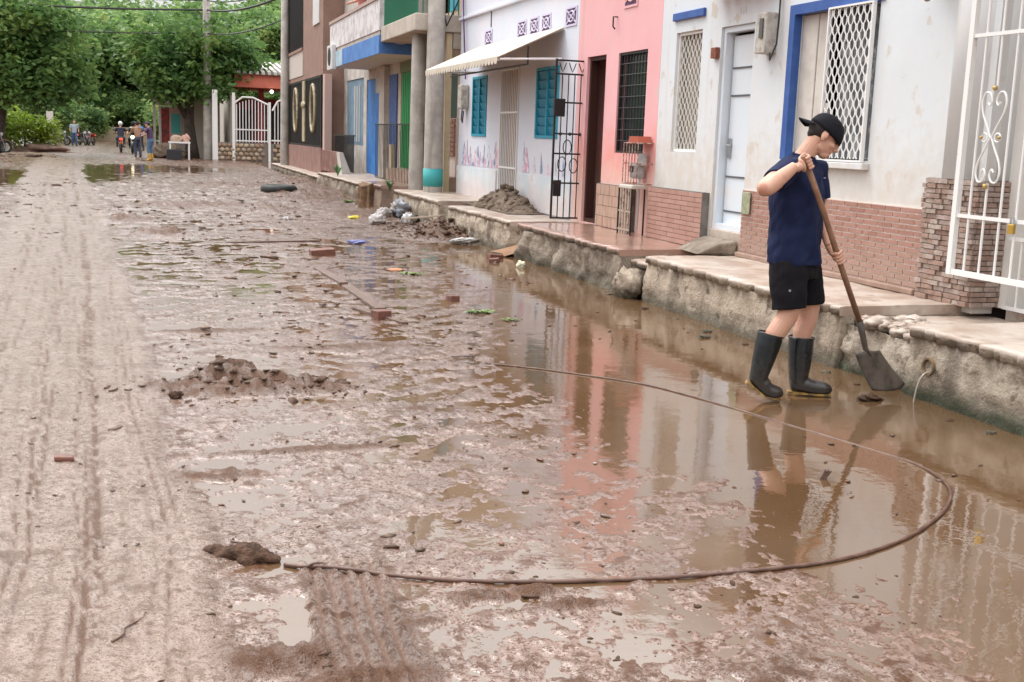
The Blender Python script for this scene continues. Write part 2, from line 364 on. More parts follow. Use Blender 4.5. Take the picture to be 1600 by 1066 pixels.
# muddy water lying in the low places
def water_material():
    M = bpy.data.materials.new('muddy_water'); M.use_nodes = True; nt = M.node_tree; b = nt.nodes['Principled BSDF']; N = nt.nodes.new; L = nt.links.new
    geo = N('ShaderNodeNewGeometry'); n = N('ShaderNodeTexNoise'); n.inputs['Scale'].default_value = .8; n.inputs['Detail'].default_value = 4; L(geo.outputs['Position'], n.inputs['Vector'])
    r = N('ShaderNodeValToRGB'); r.color_ramp.elements[0].position = .35; r.color_ramp.elements[0].color = (.10, .055, .027, 1); r.color_ramp.elements[1].position = .7; r.color_ramp.elements[1].color = (.135, .08, .042, 1)
    L(n.outputs['Fac'], r.inputs[0]); L(r.outputs[0], b.inputs['Base Color'])
    wr = N('ShaderNodeMapRange'); wr.inputs['From Min'].default_value = .4; wr.inputs['From Max'].default_value = .7; wr.inputs['To Min'].default_value = .02; wr.inputs['To Max'].default_value = .12; L(n.outputs['Fac'], wr.inputs['Value']); L(wr.outputs[0], b.inputs['Roughness']); b.inputs['IOR'].default_value = 2.4; b.inputs['Specular IOR Level'].default_value = .6
    bn = N('ShaderNodeBump'); bn.inputs['Strength'].default_value = .16; bn.inputs['Distance'].default_value = .01
    n2 = N('ShaderNodeTexNoise'); n2.inputs['Scale'].default_value = 6; n2.inputs['Detail'].default_value = 4; L(geo.outputs['Position'], n2.inputs['Vector']); L(n2.outputs['Fac'], bn.inputs['Height'])
    L(bn.outputs[0], b.inputs['Normal']); return M
WATER = water_material()
mbw = MB(); polar(mbw, [2.0, 5, 10, 20, 40, 80], np.radians(np.arange(-32, 64.1, 3)), 0.0)
tag(mbw.build('street_water', WATER), kind='structure')
# ------------------------------------------------------------------ mud clods and litter too many to count
def ground_z(x, y):
    h, _, _ = mud_height(np.atleast_1d(np.asarray(x, float)), np.atleast_1d(np.asarray(y, float))); return np.maximum(h, 0)
ICO_V = np.array([(0, 0, 1), (.894, 0, .447), (.276, .851, .447), (-.724, .526, .447), (-.724, -.526, .447), (.276, -.851, .447), (.724, .526, -.447), (-.276, .851, -.447), (-.894, 0, -.447), (-.276, -.851, -.447), (.724, -.526, -.447), (0, 0, -1)])
ICO_F = np.array([(0, 1, 2), (0, 2, 3), (0, 3, 4), (0, 4, 5), (0, 5, 1), (1, 6, 2), (2, 7, 3), (3, 8, 4), (4, 9, 5), (5, 10, 1), (2, 6, 7), (3, 7, 8), (4, 8, 9), (5, 9, 10), (1, 10, 6), (6, 11, 7), (7, 11, 8), (8, 11, 9), (9, 11, 10), (10, 11, 6)])
def lumps(name, P, S, flat, mt, jit=.3):
    n = len(P); D = ICO_V[None]*(1+NR.uniform(-jit, jit, (n, 12, 1)))
    a = NR.uniform(0, 6.28, n); ca, sa = np.cos(a)[:, None], np.sin(a)[:, None]; el = NR.uniform(.6, 1.5, (n, 1))
    X = D[..., 0]*el; Y = D[..., 1]/el; Z = D[..., 2]*flat
    VV = np.stack([(X*ca-Y*sa)*S[:, None]+P[:, 0:1], (X*sa+Y*ca)*S[:, None]+P[:, 1:2], Z*S[:, None]+P[:, 2:3]], -1).reshape(-1, 3)
    FF = (ICO_F[None]+12*np.arange(n)[:, None, None]).reshape(-1, 3)
    return link(name, fast_mesh(name, VV, FF, True), mt)
CLOD = mat('clod_brown', (.12, .07, .045), .6, ((.07, .039, .025), 14, .4, .62), (60, .8, .02), spec=.25)
n = 1500; y = 3+ (NR.random(n)**1.7)*27; x = NR.uniform(-.1, 3.6, n)*np.clip(y/7, .8, 1.4)
keep = (x < water_left(y)+.1) & (x < 4.5) & (fbm(x, y, 1.1, 3, .5, 90) > -.05); x, y = x[keep], y[keep]
S = np.exp(NR.normal(-4.9, .55, len(x)))*np.clip(y/6, .8, 1.5)
tag(lumps('mud_clods', np.stack([x, y, ground_z(x, y)-S*.05], -1), S, .4, CLOD, .55), 'wet brown clods of mud strewn over the churned street', 'mud clods', kind='stuff')
n = 110; x = np.concatenate([NR.normal(.55, .36, n), NR.normal(4.3, .3, 500), NR.normal(.7, .25, 30)]); y = np.concatenate([NR.normal(7.0, .16, n), NR.uniform(16.6, 20, 500), NR.normal(6.8, .12, 30)])
S = np.exp(NR.normal(-4.1, .5, len(x))); S[n:n+500] *= 1.7
tag(lumps('mud_heap_clods', np.stack([x, y, ground_z(x, y)-S*.1], -1), S, .5, CLOD, .55), 'loose wet clods on the mud heaps', 'mud clods', kind='stuff')
n = 1500; y = 4+NR.random(n)**1.3*30; x = NR.uniform(-3, 4.5, n); k = (noise(x*.5, y*.25, 95) > -.05); x, y = x[k], y[k]
LC = mat('litter_bits', (.1, .065, .045), .5, ((.28, .12, .08), 9, .5, .7), noise2=((.4, .38, .34), 14, .66, .72))
tag(lumps('flood_litter', np.stack([x, y, ground_z(x, y)+.004], -1), np.exp(NR.normal(-4.3, .5, len(x)))*np.clip(y/9, .7, 2.2), .3, LC, .5), 'small flood litter scattered over the mud', 'litter', kind='stuff')
# ================================================================== RAISED SIDEWALK
def moss_mat(name, base, var, moss=.8):
    return mat(name, base, .8, (var, 3.2, .42, .62), (26, .9, .03), dirt=(((.11, .085, .062), .05, .18, 6.5, .75), ((.03, .05, .024), .03, .13, 4.3, moss)), noise2=((.12, .09, .065), 8, .56, .68), streak=((.13, .10, .075), 4.2, .52, .68, .75))
CURB_A = moss_mat('kerb_plaster', (.46, .395, .32), (.33, .27, .205), .8)
CURB_B = moss_mat('kerb_plaster_cracked', (.47, .39, .305), (.33, .265, .2), .3)
CURB_C = moss_mat('kerb_rough_stone', (.31, .255, .2), (.19, .15, .115), .3)
TOPM = mat('sidewalk_cement', (.49, .42, .36), .5, ((.35, .26, .205), 2.4, .42, .6), (40, .35, .01), spec=.5, coat=.25, coat_rough=.25, noise2=((.27, .205, .16), 6, .58, .7))
TOPR = mat('sidewalk_red_cement', (.37, .215, .165), .3, ((.27, .17, .13), 2.0, .4, .66), (40, .25, .008), spec=.5, coat=.7, coat_rough=.12, noise2=((.4, .33, .28), 5, .55, .7))
def walk(name, y0, y1, x0, x1, zt, fm, tm, amp=.02, res=.035, lip=.03, seed=0, zb=-.06, slab=.07, chip=.055):
    """raised pavement: a thin walking slab over a rough retaining face"""
    ys = np.arange(0, max(2, int((y1-y0)/res))+1); ys = y0+(y1-y0)*ys/ys[-1]
    zs = np.linspace(zb, zt-slab, max(4, int((zt-slab-zb)/res)+1))
    yy, zz = np.meshgrid(ys, zs, indexing='ij')
    xx = x0 + lip - amp*1.6*fbm(yy, zz, 2.6, 3, .55, 200+seed) - amp*.8*np.abs(noise(yy*11, zz*11, 210+seed)) + .05*np.clip(zz/zt, 0, 1)**2 
    crack = np.exp(-((zz-(.12+.05*noise(yy*1.3, yy*0, 215+seed)))/.012)**2)
    xx = xx + .018*crack
    Vf = np.stack([xx, yy, zz], -1).reshape(-1, 3); a, b_ = yy.shape; ii = np.arange(a*b_).reshape(a, b_)
    Ff = np.stack([ii[:-1, :-1], ii[1:, :-1], ii[1:, 1:], ii[:-1, 1:]], -1).reshape(-1, 4)
    # end walls
    n0 = len(Vf); Vl = [Vf]; Fl = [Ff]
    for side in (0, -1):
        row = ii[side]; vb = np.array([(x1, ys[side], z) for z in zs]); off = sum(len(q) for q in Vl); Vl.append(vb); k = np.arange(len(zs))+off
        q = np.stack([row[:-1], row[1:], k[1:], k[:-1]], -1); Fl.append(q if side == 0 else q[:, ::-1])
    o = link(name, fast_mesh(name, np.concatenate(Vl), np.concatenate(Fl), False), fm); tag(o, kind='structure')
    # top slab
    nxs = max(4, int((x1-x0)/.06)); us = np.linspace(0, 1, nxs)
    yy, uu = np.meshgrid(ys, us, indexing='ij')
    ed = chip*np.abs(fbm(ys, ys*0, 3.1, 4, .7, 220+seed))*1.6+.005*noise(ys*17, ys*0, 221+seed)+.02*np.clip(noise(ys*5, ys*0, 222+seed)-.25, 0, 1)
    xl = x0+ed; X = xl[:, None]*(1-uu)+x1*uu
    Z = zt + .006*fbm(X, yy, 2.2, 3, .5, 230+seed) - .006*(1-np.minimum(uu*14, 1))**2+.004*noise(X*9, yy*9, 231+seed)
    top = np.stack([X, yy, Z], -1); a, b_ = yy.shape
    e1 = np.stack([xl+.004*noise(ys*20, ys*0, 5), ys, np.full_like(ys, zt-.025)], -1)[:, None]; e2 = np.stack([xl+.008+.012*noise(ys*14, ys*0, 6), ys, np.full_like(ys, zt-slab)], -1)[:, None]; e3 = np.stack([np.full_like(ys, x1), ys, np.full_like(ys, zt-slab)], -1)[:, None]
    G = np.concatenate([e3, e2, e1, top], 1); a, b_ = G.shape[:2]; ii = np.arange(a*b_).reshape(a, b_)
    Ft = np.stack([ii[:-1, :-1], ii[:-1, 1:], ii[1:, 1:], ii[1:, :-1]], -1).reshape(-1, 4)[:, ::-1]
    mt = fast_mesh('paving_slab', G.reshape(-1, 3), Ft, False)
    import bmesh
    bm = bmesh.new(); bm.from_mesh(mt); bm.verts.ensure_lookup_table()
    bm.faces.new([bm.verts[i] for i in ii[0]]); bm.faces.new([bm.verts[i] for i in ii[-1][::-1]]); bmesh.ops.triangulate(bm, faces=[f for f in bm.faces if len(f.verts) > 4]); bmesh.ops.recalc_face_normals(bm, faces=bm.faces); bm.to_mesh(mt); bm.free()
    mt.materials.append(tm); mt.materials.append(fm); k_ = ii.shape[1]-1; mi = np.zeros(len(mt.polygons), np.int32); q_ = np.arange((a-1)*k_) % k_; mi[:(a-1)*k_] = (q_ < 2); mt.polygons.foreach_set('material_index', mi)
    link('paving_slab', mt, tm, o)
    return o
w1 = walk('sidewalk', 2.2, 6.22, KX-.03, 5.9, .45, CURB_A, TOPM, .018, seed=1)
w2 = walk('sidewalk', 6.225, 7.02, KX+.03, 5.9, .375, CURB_A, TOPM, .05, seed=2, slab=.05, chip=.16)
w3 = walk('sidewalk', 7.025, 10.42, KX-.02, 5.9, .45, CURB_B, TOPM, .014, seed=3)
w4 = walk('sidewalk', 10.425, 11.02, KX+.06, 5.9, .36, CURB_C, TOPM, .05, seed=4, chip=.1)
w5 = walk('sidewalk', 11.025, 14.55, KX-.03, 5.9, .45, CURB_C, TOPR, .04, seed=5)
w6 = walk('sidewalk', 15.05, 18.35, KX+.0, 5.9, .43, CURB_B, TOPM, .03, seed=6, slab=.06, chip=.1)
w7 = walk('sidewalk', 18.95, 22.75, KX-.03, 5.9, .47, CURB_B, TOPM, .03, seed=7, res=.06)
w8 = walk('sidewalk', 14.555, 15.045, KX+.35, 5.9, .30, CURB_C, TOPR, .04, seed=8)
w9 = walk('sidewalk', 18.355, 18.945, KX+.35, 5.9, .33, CURB_C, TOPR, .04, seed=9)
w10 = walk('sidewalk', 23.15, 25.3, KX-.2, 5.9, .52, mat('kerb_brown', (.26, .18, .135), .8, ((.19, .13, .1), 4, .4, .6), (20, .8, .03)), TOPR, .02, seed=10, res=.06)
w11 = walk('sidewalk', 25.8, 33.0, KX-.1, 6.3, .42, CURB_C, TOPM, .05, seed=11, res=.1)
w12 = walk('sidewalk', 33.3, 47.5, 4.7, 6.3, .25, CURB_C, TOPM, .05, seed=12, res=.15)
# broken crust and mortar lumps where the pavement has collapsed by the drain
px = NR.uniform(4.72, 5.25, 60); py = NR.uniform(6.25, 7.0, 60); ps = np.exp(NR.normal(-3.4, .45, 60))
tag(lumps('broken_cement', np.stack([px, py, .37+ps*.1], -1), ps, .45, TOPM, .4), 'broken cement rubble in the collapsed pavement beside the drain pipe', 'rubble', kind='stuff')
# ================================================================== HOUSES OF THE RIGHT-HAND ROW
def put(mb, name, mt, root, **k):
    """build world-space geometry as a child of a root (empty or part whose frame is world-aligned)"""
    o = mb.build(name, mt, root, **k); w_ = Vector((0, 0, 0)); p = root
    while p is not None: w_ = w_ + Vector(p.location); p = p.parent
    o.location = -w_; return o
def wall_holes(y0, y1, z0, z1, holes, x0, x1, mb=None):
    """wall slab along the street, front at x0, back at x1, with rectangular openings (ya, yb, za, zb)"""
    mb = mb or MB(); Y = sorted({y0, y1} | {min(max(v, y0), y1) for h in holes for v in h[:2]}); Z = sorted({z0, z1} | {min(max(v, z0), z1) for h in holes for v in h[2:]})
    def solid(i, j):
        if i < 0 or j < 0 or i >= len(Y)-1 or j >= len(Z)-1: return False
        cy, cz = (Y[i]+Y[i+1])/2, (Z[j]+Z[j+1])/2
        return not any(h[0] < cy < h[1] and h[2] < cz < h[3] for h in holes)
    for i in range(len(Y)-1):
        for j in range(len(Z)-1):
            if not solid(i, j): continue
            a, b, c, d = Y[i], Y[i+1], Z[j], Z[j+1]
            mb.add([(x0, a, c), (x0, b, c), (x0, b, d), (x0, a, d)], [(0, 3, 2, 1)]); mb.add([(x1, a, c), (x1, b, c), (x1, b, d), (x1, a, d)], [(0, 1, 2, 3)])
            if not solid(i-1, j): mb.add([(x0, a, c), (x1, a, c), (x1, a, d), (x0, a, d)], [(0, 1, 2, 3)])
            if not solid(i+1, j): mb.add([(x0, b, c), (x1, b, c), (x1, b, d), (x0, b, d)], [(0, 3, 2, 1)])
            if not solid(i, j-1): mb.add([(x0, a, c), (x0, b, c), (x1, b, c), (x1, a, c)], [(0, 1, 2, 3)])
            if not solid(i, j+1): mb.add([(x0, a, d), (x0, b, d), (x1, b, d), (x1, a, d)], [(0, 3, 2, 1)])
    return mb
def shell(root, x0, x1, y0, y1, z0, z1, wm, rm=None, over=.12):
    """the rooms behind a street front: side and back walls, floor, and a flat roof"""
    mb = MB(); mb.box(x0, x1, y0+.004, y0+.15, z0, z1); mb.box(x0, x1, y1-.15, y1-.004, z0, z1); mb.box(x1-.15, x1, y0+.152, y1-.152, z0, z1)
    put(mb, 'side_wall', wm, root)
    put(MB().box(x0, x1-.152, y0+.152, y1-.152, z0-.3, z0+.01), 'floor', mat('room_floor', (.2, .15, .12), .5), root)
    put(MB().box(x0-over, x1+.1, y0+.002, y1-.002, z1+.002, z1+.12), 'roof', rm or mat('roof_slab', (.35, .33, .3), .8, ((.25, .22, .2), 2, .4, .6)), root)
def pieces(root, name, x, y0, y1, z0, z1, rows, length, mts, gap=.008, stag=True, thick=.02, jit=.003, vary=0., dims=None):
    """rows of bricks or tiles on a street-facing face: each its own child object, sharing one mesh"""
    zh = (z1-z0)/rows; base = {}
    for mi, mt in enumerate(mts):
        mb = MB(); mb.box(-.5, .5, -.5, .5, -.5, .5); me = mb.mesh(name); me.materials.append(mt); base[mi] = me
    for r_ in range(rows):
        y = y0 - (length*.5 if (stag and r_ % 2) else 0); ln = length
        while y < y1-.01:
            ln = length*(1+rnd.uniform(-vary, vary))
            a, b = max(y, y0), min(y+ln, y1); y += ln
            if b-a < .025: continue
            o = link(name, base[rnd.randrange(len(mts))], None, root)
            t = thick*(1+rnd.uniform(-.4, .9)*(vary > 0))
            o.location = Vector((x-t/2+rnd.uniform(-jit, jit), (a+b)/2, z0+zh*(r_+.5))) - Vector(root.location); o.scale = (t, b-a-gap, zh-gap)
def bars(root, name, mt, segs, r=.008, n=6):
    for a, b in segs: put(MB().tube([a, b], r, n), name, mt, root)
def wavy(root, mt, x, y0, y1, z0, z1, cols, cells, amp=None, r=.008, flat=2.0):
    """expanding-metal window guard: bars that zigzag against their neighbours"""
    w_ = (y1-y0)/cols; amp = amp or w_*.30; ch = (z1-z0)/cells
    for i in range(cols+1):
        yc = y0+w_*i; s = 1 if i % 2 else -1; pts = []
        for k in range(cells):
            for q, o_ in ((.0, 0), (.14, 1), (.42, 1), (.5, 0), (.64, -1), (.92, -1)):
                pts.append((x, yc+s*amp*o_, z0+ch*(k+q)))
        pts.append((x, yc, z1))
        mb = MB()
        rings = [[(x-r*.5, p[1]-r, p[2]), (x+r*.5, p[1]-r, p[2]), (x+r*.5, p[1]+r, p[2]), (x-r*.5, p[1]+r, p[2])] for p in pts]
        mb.loft(rings); put(mb, 'bar', mt, root)
def frame(mb, x0, x1, y0, y1, z0, z1, t):
    mb.box(x0, x1, y0, y0+t, z0, z1); mb.box(x0, x1, y1-t, y1, z0, z1); mb.box(x0, x1, y0+t, y1-t, z0, z0+t); mb.box(x0, x1, y0+t, y1-t, z1-t, z1); return mb
FLOOD = (.52, .42, .34)
WHITE = mat('white_wall_paint', (.65, .70, .74), .75, ((.61, .655, .69), 1.3, .4, .65), (14, .16, .008), dirt=(((.50, .42, .34), .98, 1.75, 7, .75), ((.66, .64, .61), 1.2, 2.9, 5, .4)), noise2=((.55, .52, .47), 4.2, .60, .66), streak=((.56, .51, .45), 3.5, .56, .70, .5))
WHITE2 = mat('white_door_paint', (.66, .72, .78), .45, ((.7, .7, .7), 3, .5, .75))
DARK = mat('black_iron', (.018, .017, .018), .45, ((.05, .035, .028), 9, .55, .75))
IRONW = mat('white_iron', (.78, .78, .77), .4, ((.5, .4, .32), 16, .66, .76))
BLUEP = mat('blue_trim_paint', (.03, .085, .30), .5, ((.045, .12, .36), 6, .4, .7))
GROUT = mat('white_grout', (.66, .57, .52), .8, dirt=((.38, .28, .225), .5, .85, 6, .6))
# ---------------------------------------------------------------- white corner house
FX = 5.70
H1 = empty('corner_house', (FX, 9.8, .45), label='white corner house with brick dado, wavy window guards and stone clad pillar', cat='house')
holes = [(11.56, 12.2, 1.46, 2.77), (10.42, 11.12, .45, 2.75), (8.36, 9.66, 1.46, 2.75)]
put(wall_holes(6.92, 12.60, .40, 4.0, holes, FX, FX+.18), 'wall', WHITE, H1)
shell(H1, FX+.182, 11.0, 6.92, 12.6, .45, 4.0, WHITE)
# tall narrow window with zigzag guard
wn = put(frame(MB(), FX+.03, FX+.075, 11.562, 12.198, 1.462, 2.768, .03), 'window', IRONW, H1)
wavy(wn, mat('cream_iron', (.62, .6, .55), .5), FX+.05, 11.60, 12.16, 1.49, 2.74, 12, 10, r=.0065, amp=.0115)
put(MB().box(FX+.12, FX+.16, 11.57, 12.19, 1.47, 2.76), 'shutter', mat('dim_shutter', (.30, .27, .24), .7), wn)
put(MB().box(FX-.035, FX-.001, 11.50, 12.27, 2.90, 2.985), 'window_hood', BLUEP, H1, bevel=.008)
# white street door
dr = put(MB().box(FX+.115, FX+.16, 10.50, 11.04, .70, 2.66), 'door', WHITE2, H1)
for z in (.86, 1.22, 2.05, 2.33): put(MB().box(FX+.104, FX+.1149, 10.51, 11.03, z, z+.016), 'groove_shade_strip', mat('groove_shade', (.10, .105, .115), .7), dr)  # dark strips laid on the leaf, groove shade put into their colour
put(MB().tube([(FX+.11, 10.98, 1.55), (FX+.06, 10.98, 1.55), (FX+.06, 10.90, 1.55)], .011, 8), 'handle', mat('steel', (.45, .45, .45), .3, metal=1), dr)
put(MB().box(FX+.095, FX+.1149, 10.955, 11.005, 1.42, 1.62), 'lock_plate', mat('steel', (.45, .45, .45), .3), dr)
put(frame(MB(), FX+.03, FX+.17, 10.422, 11.118, .68, 2.748, .055), 'door_frame', WHITE2, H1)
put(MB().box(FX-.006, FX+.3, 10.425, 11.115, .44, .679), 'threshold', TOPM, H1, bevel=.01)
put(MB().add([(FX-.42, 10.55, .452), (FX-.02, 10.45, .452), (FX-.02, 11.2, .452), (FX-.36, 11.15, .452), (FX-.02, 10.45, .60), (FX-.02, 11.16, .60), (FX-.2, 10.5, .56), (FX-.2, 11.1, .55)],
    [(0, 1, 2, 3), (0, 6, 4, 1), (6, 7, 5, 4), (0, 3, 7, 6), (3, 2, 5, 7), (1, 4, 5, 2)]), 'door_ramp', CURB_C, H1, bevel=.02)
# blue framed window with half open shutters and zigzag guard
bw = put(MB().box(FX-.02, FX+.06, 9.656, 9.745, 1.40, 2.835).box(FX-.02, FX+.06, 8.30, 9.6555, 2.747, 2.835), 'window', BLUEP, H1)
put(MB().box(FX+.075, FX+.11, 9.40, 9.652, 1.465, 2.742), 'shutter', mat('beige_shutter', (.62, .58, .53), .6, ((.5, .46, .42), 5, .45, .7)), bw, bevel=.004)
put(MB().box(FX+.085, FX+.12, 9.16, 9.395, 1.465, 2.742), 'shutter', MATS['beige_shutter'], bw, bevel=.004)
put(frame(MB(), FX-.055, FX-.02, 8.385, 9.045, 1.445, 2.75, .016), 'guard_frame', IRONW, bw)
wavy(bw, IRONW, FX-.038, 8.42, 9.01, 1.47, 2.73, 13, 9, r=.0062, amp=.0125)
put(MB().box(FX+.10, FX+.12, 8.38, 9.05, 1.47, 2.74), 'curtain', mat('grey_curtain', (.10, .11, .12), .8, ((.3, .31, .31), 6, .5, .6)), bw)
put(MB().tube([(FX+.03, 9.09, 2.74), (FX+.02, 9.10, 2.5), (FX+.035, 9.07, 2.2), (FX+.02, 9.1, 1.95)], [.012, .03, .022, .04], 7), 'hanging_cloth', DARK, bw)
put(MB().box(FX-.07, FX-.001, 8.33, 9.68, 1.385, 1.438), 'window_sill', WHITE, H1, bevel=.006)
# brick tile dado
BR = [mat('brick_a', (.33, .172, .135), .55, ((.38, .215, .175), 7, .4, .65), dirt=((.38, .28, .225), .5, .85, 6, .6)), mat('brick_b', (.36, .195, .155), .55, ((.30, .155, .12), 7, .4, .65), dirt=((.38, .28, .225), .5, .85, 6, .6)), mat('brick_c', (.30, .15, .115), .55, ((.36, .215, .175), 9, .45, .65), dirt=((.38, .28, .225), .5, .85, 6, .6))]
put(MB().box(FX-.022, FX-.001, 7.52, 10.40, .45, 1.12), 'dado_bed', GROUT, H1)
pieces(H1, 'brick', FX-.023, 7.525, 10.395, .50, 1.118, 14, .195, BR, gap=.011, thick=.005, jit=.0012)
put(MB().box(FX-.075, FX-.023, 7.525, 10.395, .45, .498), 'skirting', mat('skirting_mud', (.36, .24, .19), .5, ((.28, .18, .14), 6, .4, .6)), H1, bevel=.01)
put(MB().box(FX-.052, FX-.0405, 10.20, 10.36, .88, 1.10), 'valve_cover', mat('mossy_plate', (.36, .36, .26), .7, ((.22, .25, .14), 16, .4, .6)), H1, bevel=.006)
# tiled dado of the left pier
T2 = [mat('tile_a', (.40, .235, .19), .45, ((.36, .2, .16), 6, .4, .65)), mat('tile_b', (.43, .26, .215), .45, ((.38, .22, .175), 6, .4, .65))]
put(MB().box(FX-.08, FX-.001, 11.16, 12.58, .45, 1.045), 'dado_block', mat('dado_grey', (.2, .185, .17), .75, ((.13, .11, .1), 7, .4, .6), (20, .5, .01)), H1)
pieces(H1, 'tile', FX-.081, 11.165, 12.575, .455, 1.04, 11, .33, T2, gap=.006, thick=.005, jit=.001)
# stone clad corner pillar
ST = [mat('ledge_a', (.36, .26, .215), .8, ((.26, .18, .145), 12, .4, .6), (40, .6, .02)), mat('ledge_b', (.42, .33, .29), .8, ((.3, .23, .2), 12, .4, .6), (40, .6, .02)), mat('ledge_c', (.28, .175, .14), .8, ((.36, .25, .2), 12, .4, .6), (40, .6, .02)), mat('ledge_d', (.46, .38, .335), .8, ((.36, .28, .24), 12, .4, .6), (40, .6, .02))]
put(MB().box(FX-.045, FX+.46, 6.90, 7.50, .45, 1.36), 'pillar_core', mat('mortar', (.2, .17, .15), .9), H1)
pieces(H1, 'stone', FX-.046, 6.89, 7.505, .45, 1.36, 24, .105, ST, gap=.005, thick=.02, jit=.003, vary=.4)
zh = .91/24
stm = []
for mt in ST:
    me = MB().box(-.5, .5, -.5, .5, -.5, .5).mesh('stone'); me.materials.append(mt); stm.append(me)
for r_ in range(24):
    x = FX-.05
    while x < FX+.45:
        ln = rnd.uniform(.09, .16); b = min(x+ln, FX+.46)
        o = link('stone', rnd.choice(stm), None, H1, Vector(((x+b)/2, 6.885+rnd.uniform(-.006, .006), .45+zh*(r_+.5)))-Vector(H1.location), None, (b-x-.006, .03, zh-.006)); x = b
put(MB().lathe([(.30, 1.361), (.30, 4.0)], 28, (FX+.22, 7.19, 0)), 'pillar_shaft', mat('white_plaster', (.67, .715, .75), .7, ((.75, .76, .76), 1.5, .4, .7), (12, .1, .005)), H1, smooth=True)
# porch behind the iron front
put(MB().box(7.55, 7.7, 2.4, 6.8, .45, 4.0), 'porch_wall', mat('porch_white', (.80, .79, .76), .75, ((.72, .7, .66), 2, .4, .7)), H1)
put(MB().box(FX+.19, 7.7, 6.803, 6.918, .45, 4.0), 'porch_side', MATS['porch_white'], H1)
put(MB().box(5.905, 7.69, 2.4, 6.8, .30, .452), 'porch_floor', TOPM, H1)
put(MB().box(5.60, 7.7, 2.4, 6.9, 3.55, 3.7), 'porch_roof', WHITE, H1)
put(MB().box(7.52, 7.549, 2.4, 6.8, .455, 1.30), 'porch_dado', mat('mortar', (.2, .17, .15), .9), H1)
pieces(H1, 'stone', 7.519, 5.9, 6.8, .95, 1.30, 7, .16, ST, gap=.006, thick=.026, jit=.006, vary=.4)
# meter boxes, bell box, house number, little tiled hood
mbx = put(MB().box(FX-.13, FX-.001, 9.98, 10.17, 2.42, 2.80), 'meter_box', mat('old_meter', (.50, .48, .44), .7, ((.33, .29, .25), 14, .45, .65), (30, .5, .01)), H1, bevel=.012)
put(MB().tube([(FX-.08, 9.96, 2.42), (FX-.1, 9.92, 2.35), (FX-.05, 9.90, 2.5), (FX-.04, 9.9, 2.75), (FX-.03, 9.92, 3.05), (FX-.03, 9.8, 3.2)], .009, 6), 'cable', DARK, mbx)
put(MB().box(FX-.145, FX-.131, 10.02, 10.08, 2.56, 2.74), 'meter_window', mat('meter_glass', (.09, .09, .09), .3), mbx)
mb2 = put(MB().prism([(7.46, 2.72), (7.58, 2.72), (7.60, 2.80), (7.60, 3.0), (7.44, 3.0), (7.44, 2.80)], FX-.18, FX-.09, 'x'), 'meter_box', MATS['old_meter'], H1, bevel=.01)
put(MB().tube([(FX-.16, 7.56, 2.72), (FX-.18, 7.52, 2.66)], .025, 8), 'conduit', mat('old_pipe', (.3, .24, .2), .7), mb2)
put(MB().box(FX-.05, FX-.001, 11.13, 11.25, 2.44, 2.55), 'bell_box', mat('rust', (.26, .09, .05), .8, ((.16, .06, .04), 20, .4, .6)), H1, bevel=.006)
for k in range(3): put(MB().box(FX-.004, FX-.001, 10.62+k*.05, 10.65+k*.05, 2.85, 2.92), 'house_number', mat('faded_number', (.6, .6, .6), .7), H1)
for k in range(6):
    y = 9.98+k*.21
    put(MB().prism([(FX-.001, 3.19), (FX-.26, 3.02), (FX-.28, 3.05), (FX-.001, 3.23)], y, y+.17, 'y'), 'roof_tile', mat('red_tile', (.40, .09, .07), .7, ((.5, .2, .15), 8, .4, .6)), H1, bevel=.02)
# ---------------------------------------------------------------- white iron porch front
G1 = empty('iron_gate', (5.55, 6.2, .45), label='white wrought iron porch gate with scrolls and brass padlock beside stone pillar', cat='gate')
GX = 5.50
put(MB().box(GX-.02, GX+.02, 6.92, 6.965, .69, 3.2), 'post', IRONW, G1); put(MB().box(GX-.02, GX+.02, 4.155, 4.199, .455, 3.5), 'post', IRONW, G1)
put(MB().box(GX-.015, GX+.015, 4.2, 6.919, .69, .73), 'rail', IRONW, G1); put(MB().box(GX-.012, GX+.012, 4.2, 6.919, 1.10, 1.125), 'rail', IRONW, G1); put(MB().box(GX-.012, GX+.012, 4.2, 6.919, 2.34, 2.365), 'rail', IRONW, G1)
for k in range(18):
    y = 6.8-.155*k
    if k % 4 in (1,): segs = [((GX, y, .73), (GX, y, 1.35)), ((GX, y, 1.99), (GX, y, 3.2))]
    else: segs = [((GX, y, .73), (GX, y, 3.2))]
    bars(G1, 'bar', IRONW, segs, .009)
for y0 in (6.645, 6.025, 5.405):
    for s in (-1, 1):
        for d in (1, -1):
            pts = [(GX-.012, y0+s*a_, 1.66+d*b_) for a_, b_ in ((.006, .0), (.045, .07), (.10, .16), (.118, .24), (.09, .30), (.045, .295), (.022, .25), (.04, .215), (.06, .235))]
            put(MB().tube(smooth_path(pts, 4), .0075, 6), 'scroll', IRONW, G1)
        put(MB().tube([(GX-.012, y0+s*(.065+.03*math.cos(t)), 1.66+.03*math.sin(t)) for t in np.linspace(0, 2*math.pi, 11)[:-1]], .006, 5, closed=True), 'scroll', IRONW, G1)
    put(MB().ball((GX-.02, y0, 1.33), .018), 'rosette', mat('old_gold', (.45, .3, .1), .4, metal=.6), G1); put(MB().ball((GX-.02, y0, 1.99), .018), 'rosette', MATS['old_gold'], G1)
    for s in (-1, 1): put(MB().ball((GX-.02, y0+s*.09, 1.66), .012), 'rosette', MATS['old_gold'], G1)
put(MB().box(GX-.04, GX-.0125, 6.31, 6.365, 1.03, 1.095), 'padlock', mat('brass', (.65, .42, .1), .3, metal=1), G1, bevel=.006)
put(MB().tube([(GX-.025, 6.32, 1.095), (GX-.025, 6.325, 1.14), (GX-.025, 6.35, 1.14), (GX-.025, 6.355, 1.095)], .006, 6), 'shackle', MATS['steel'], G1)
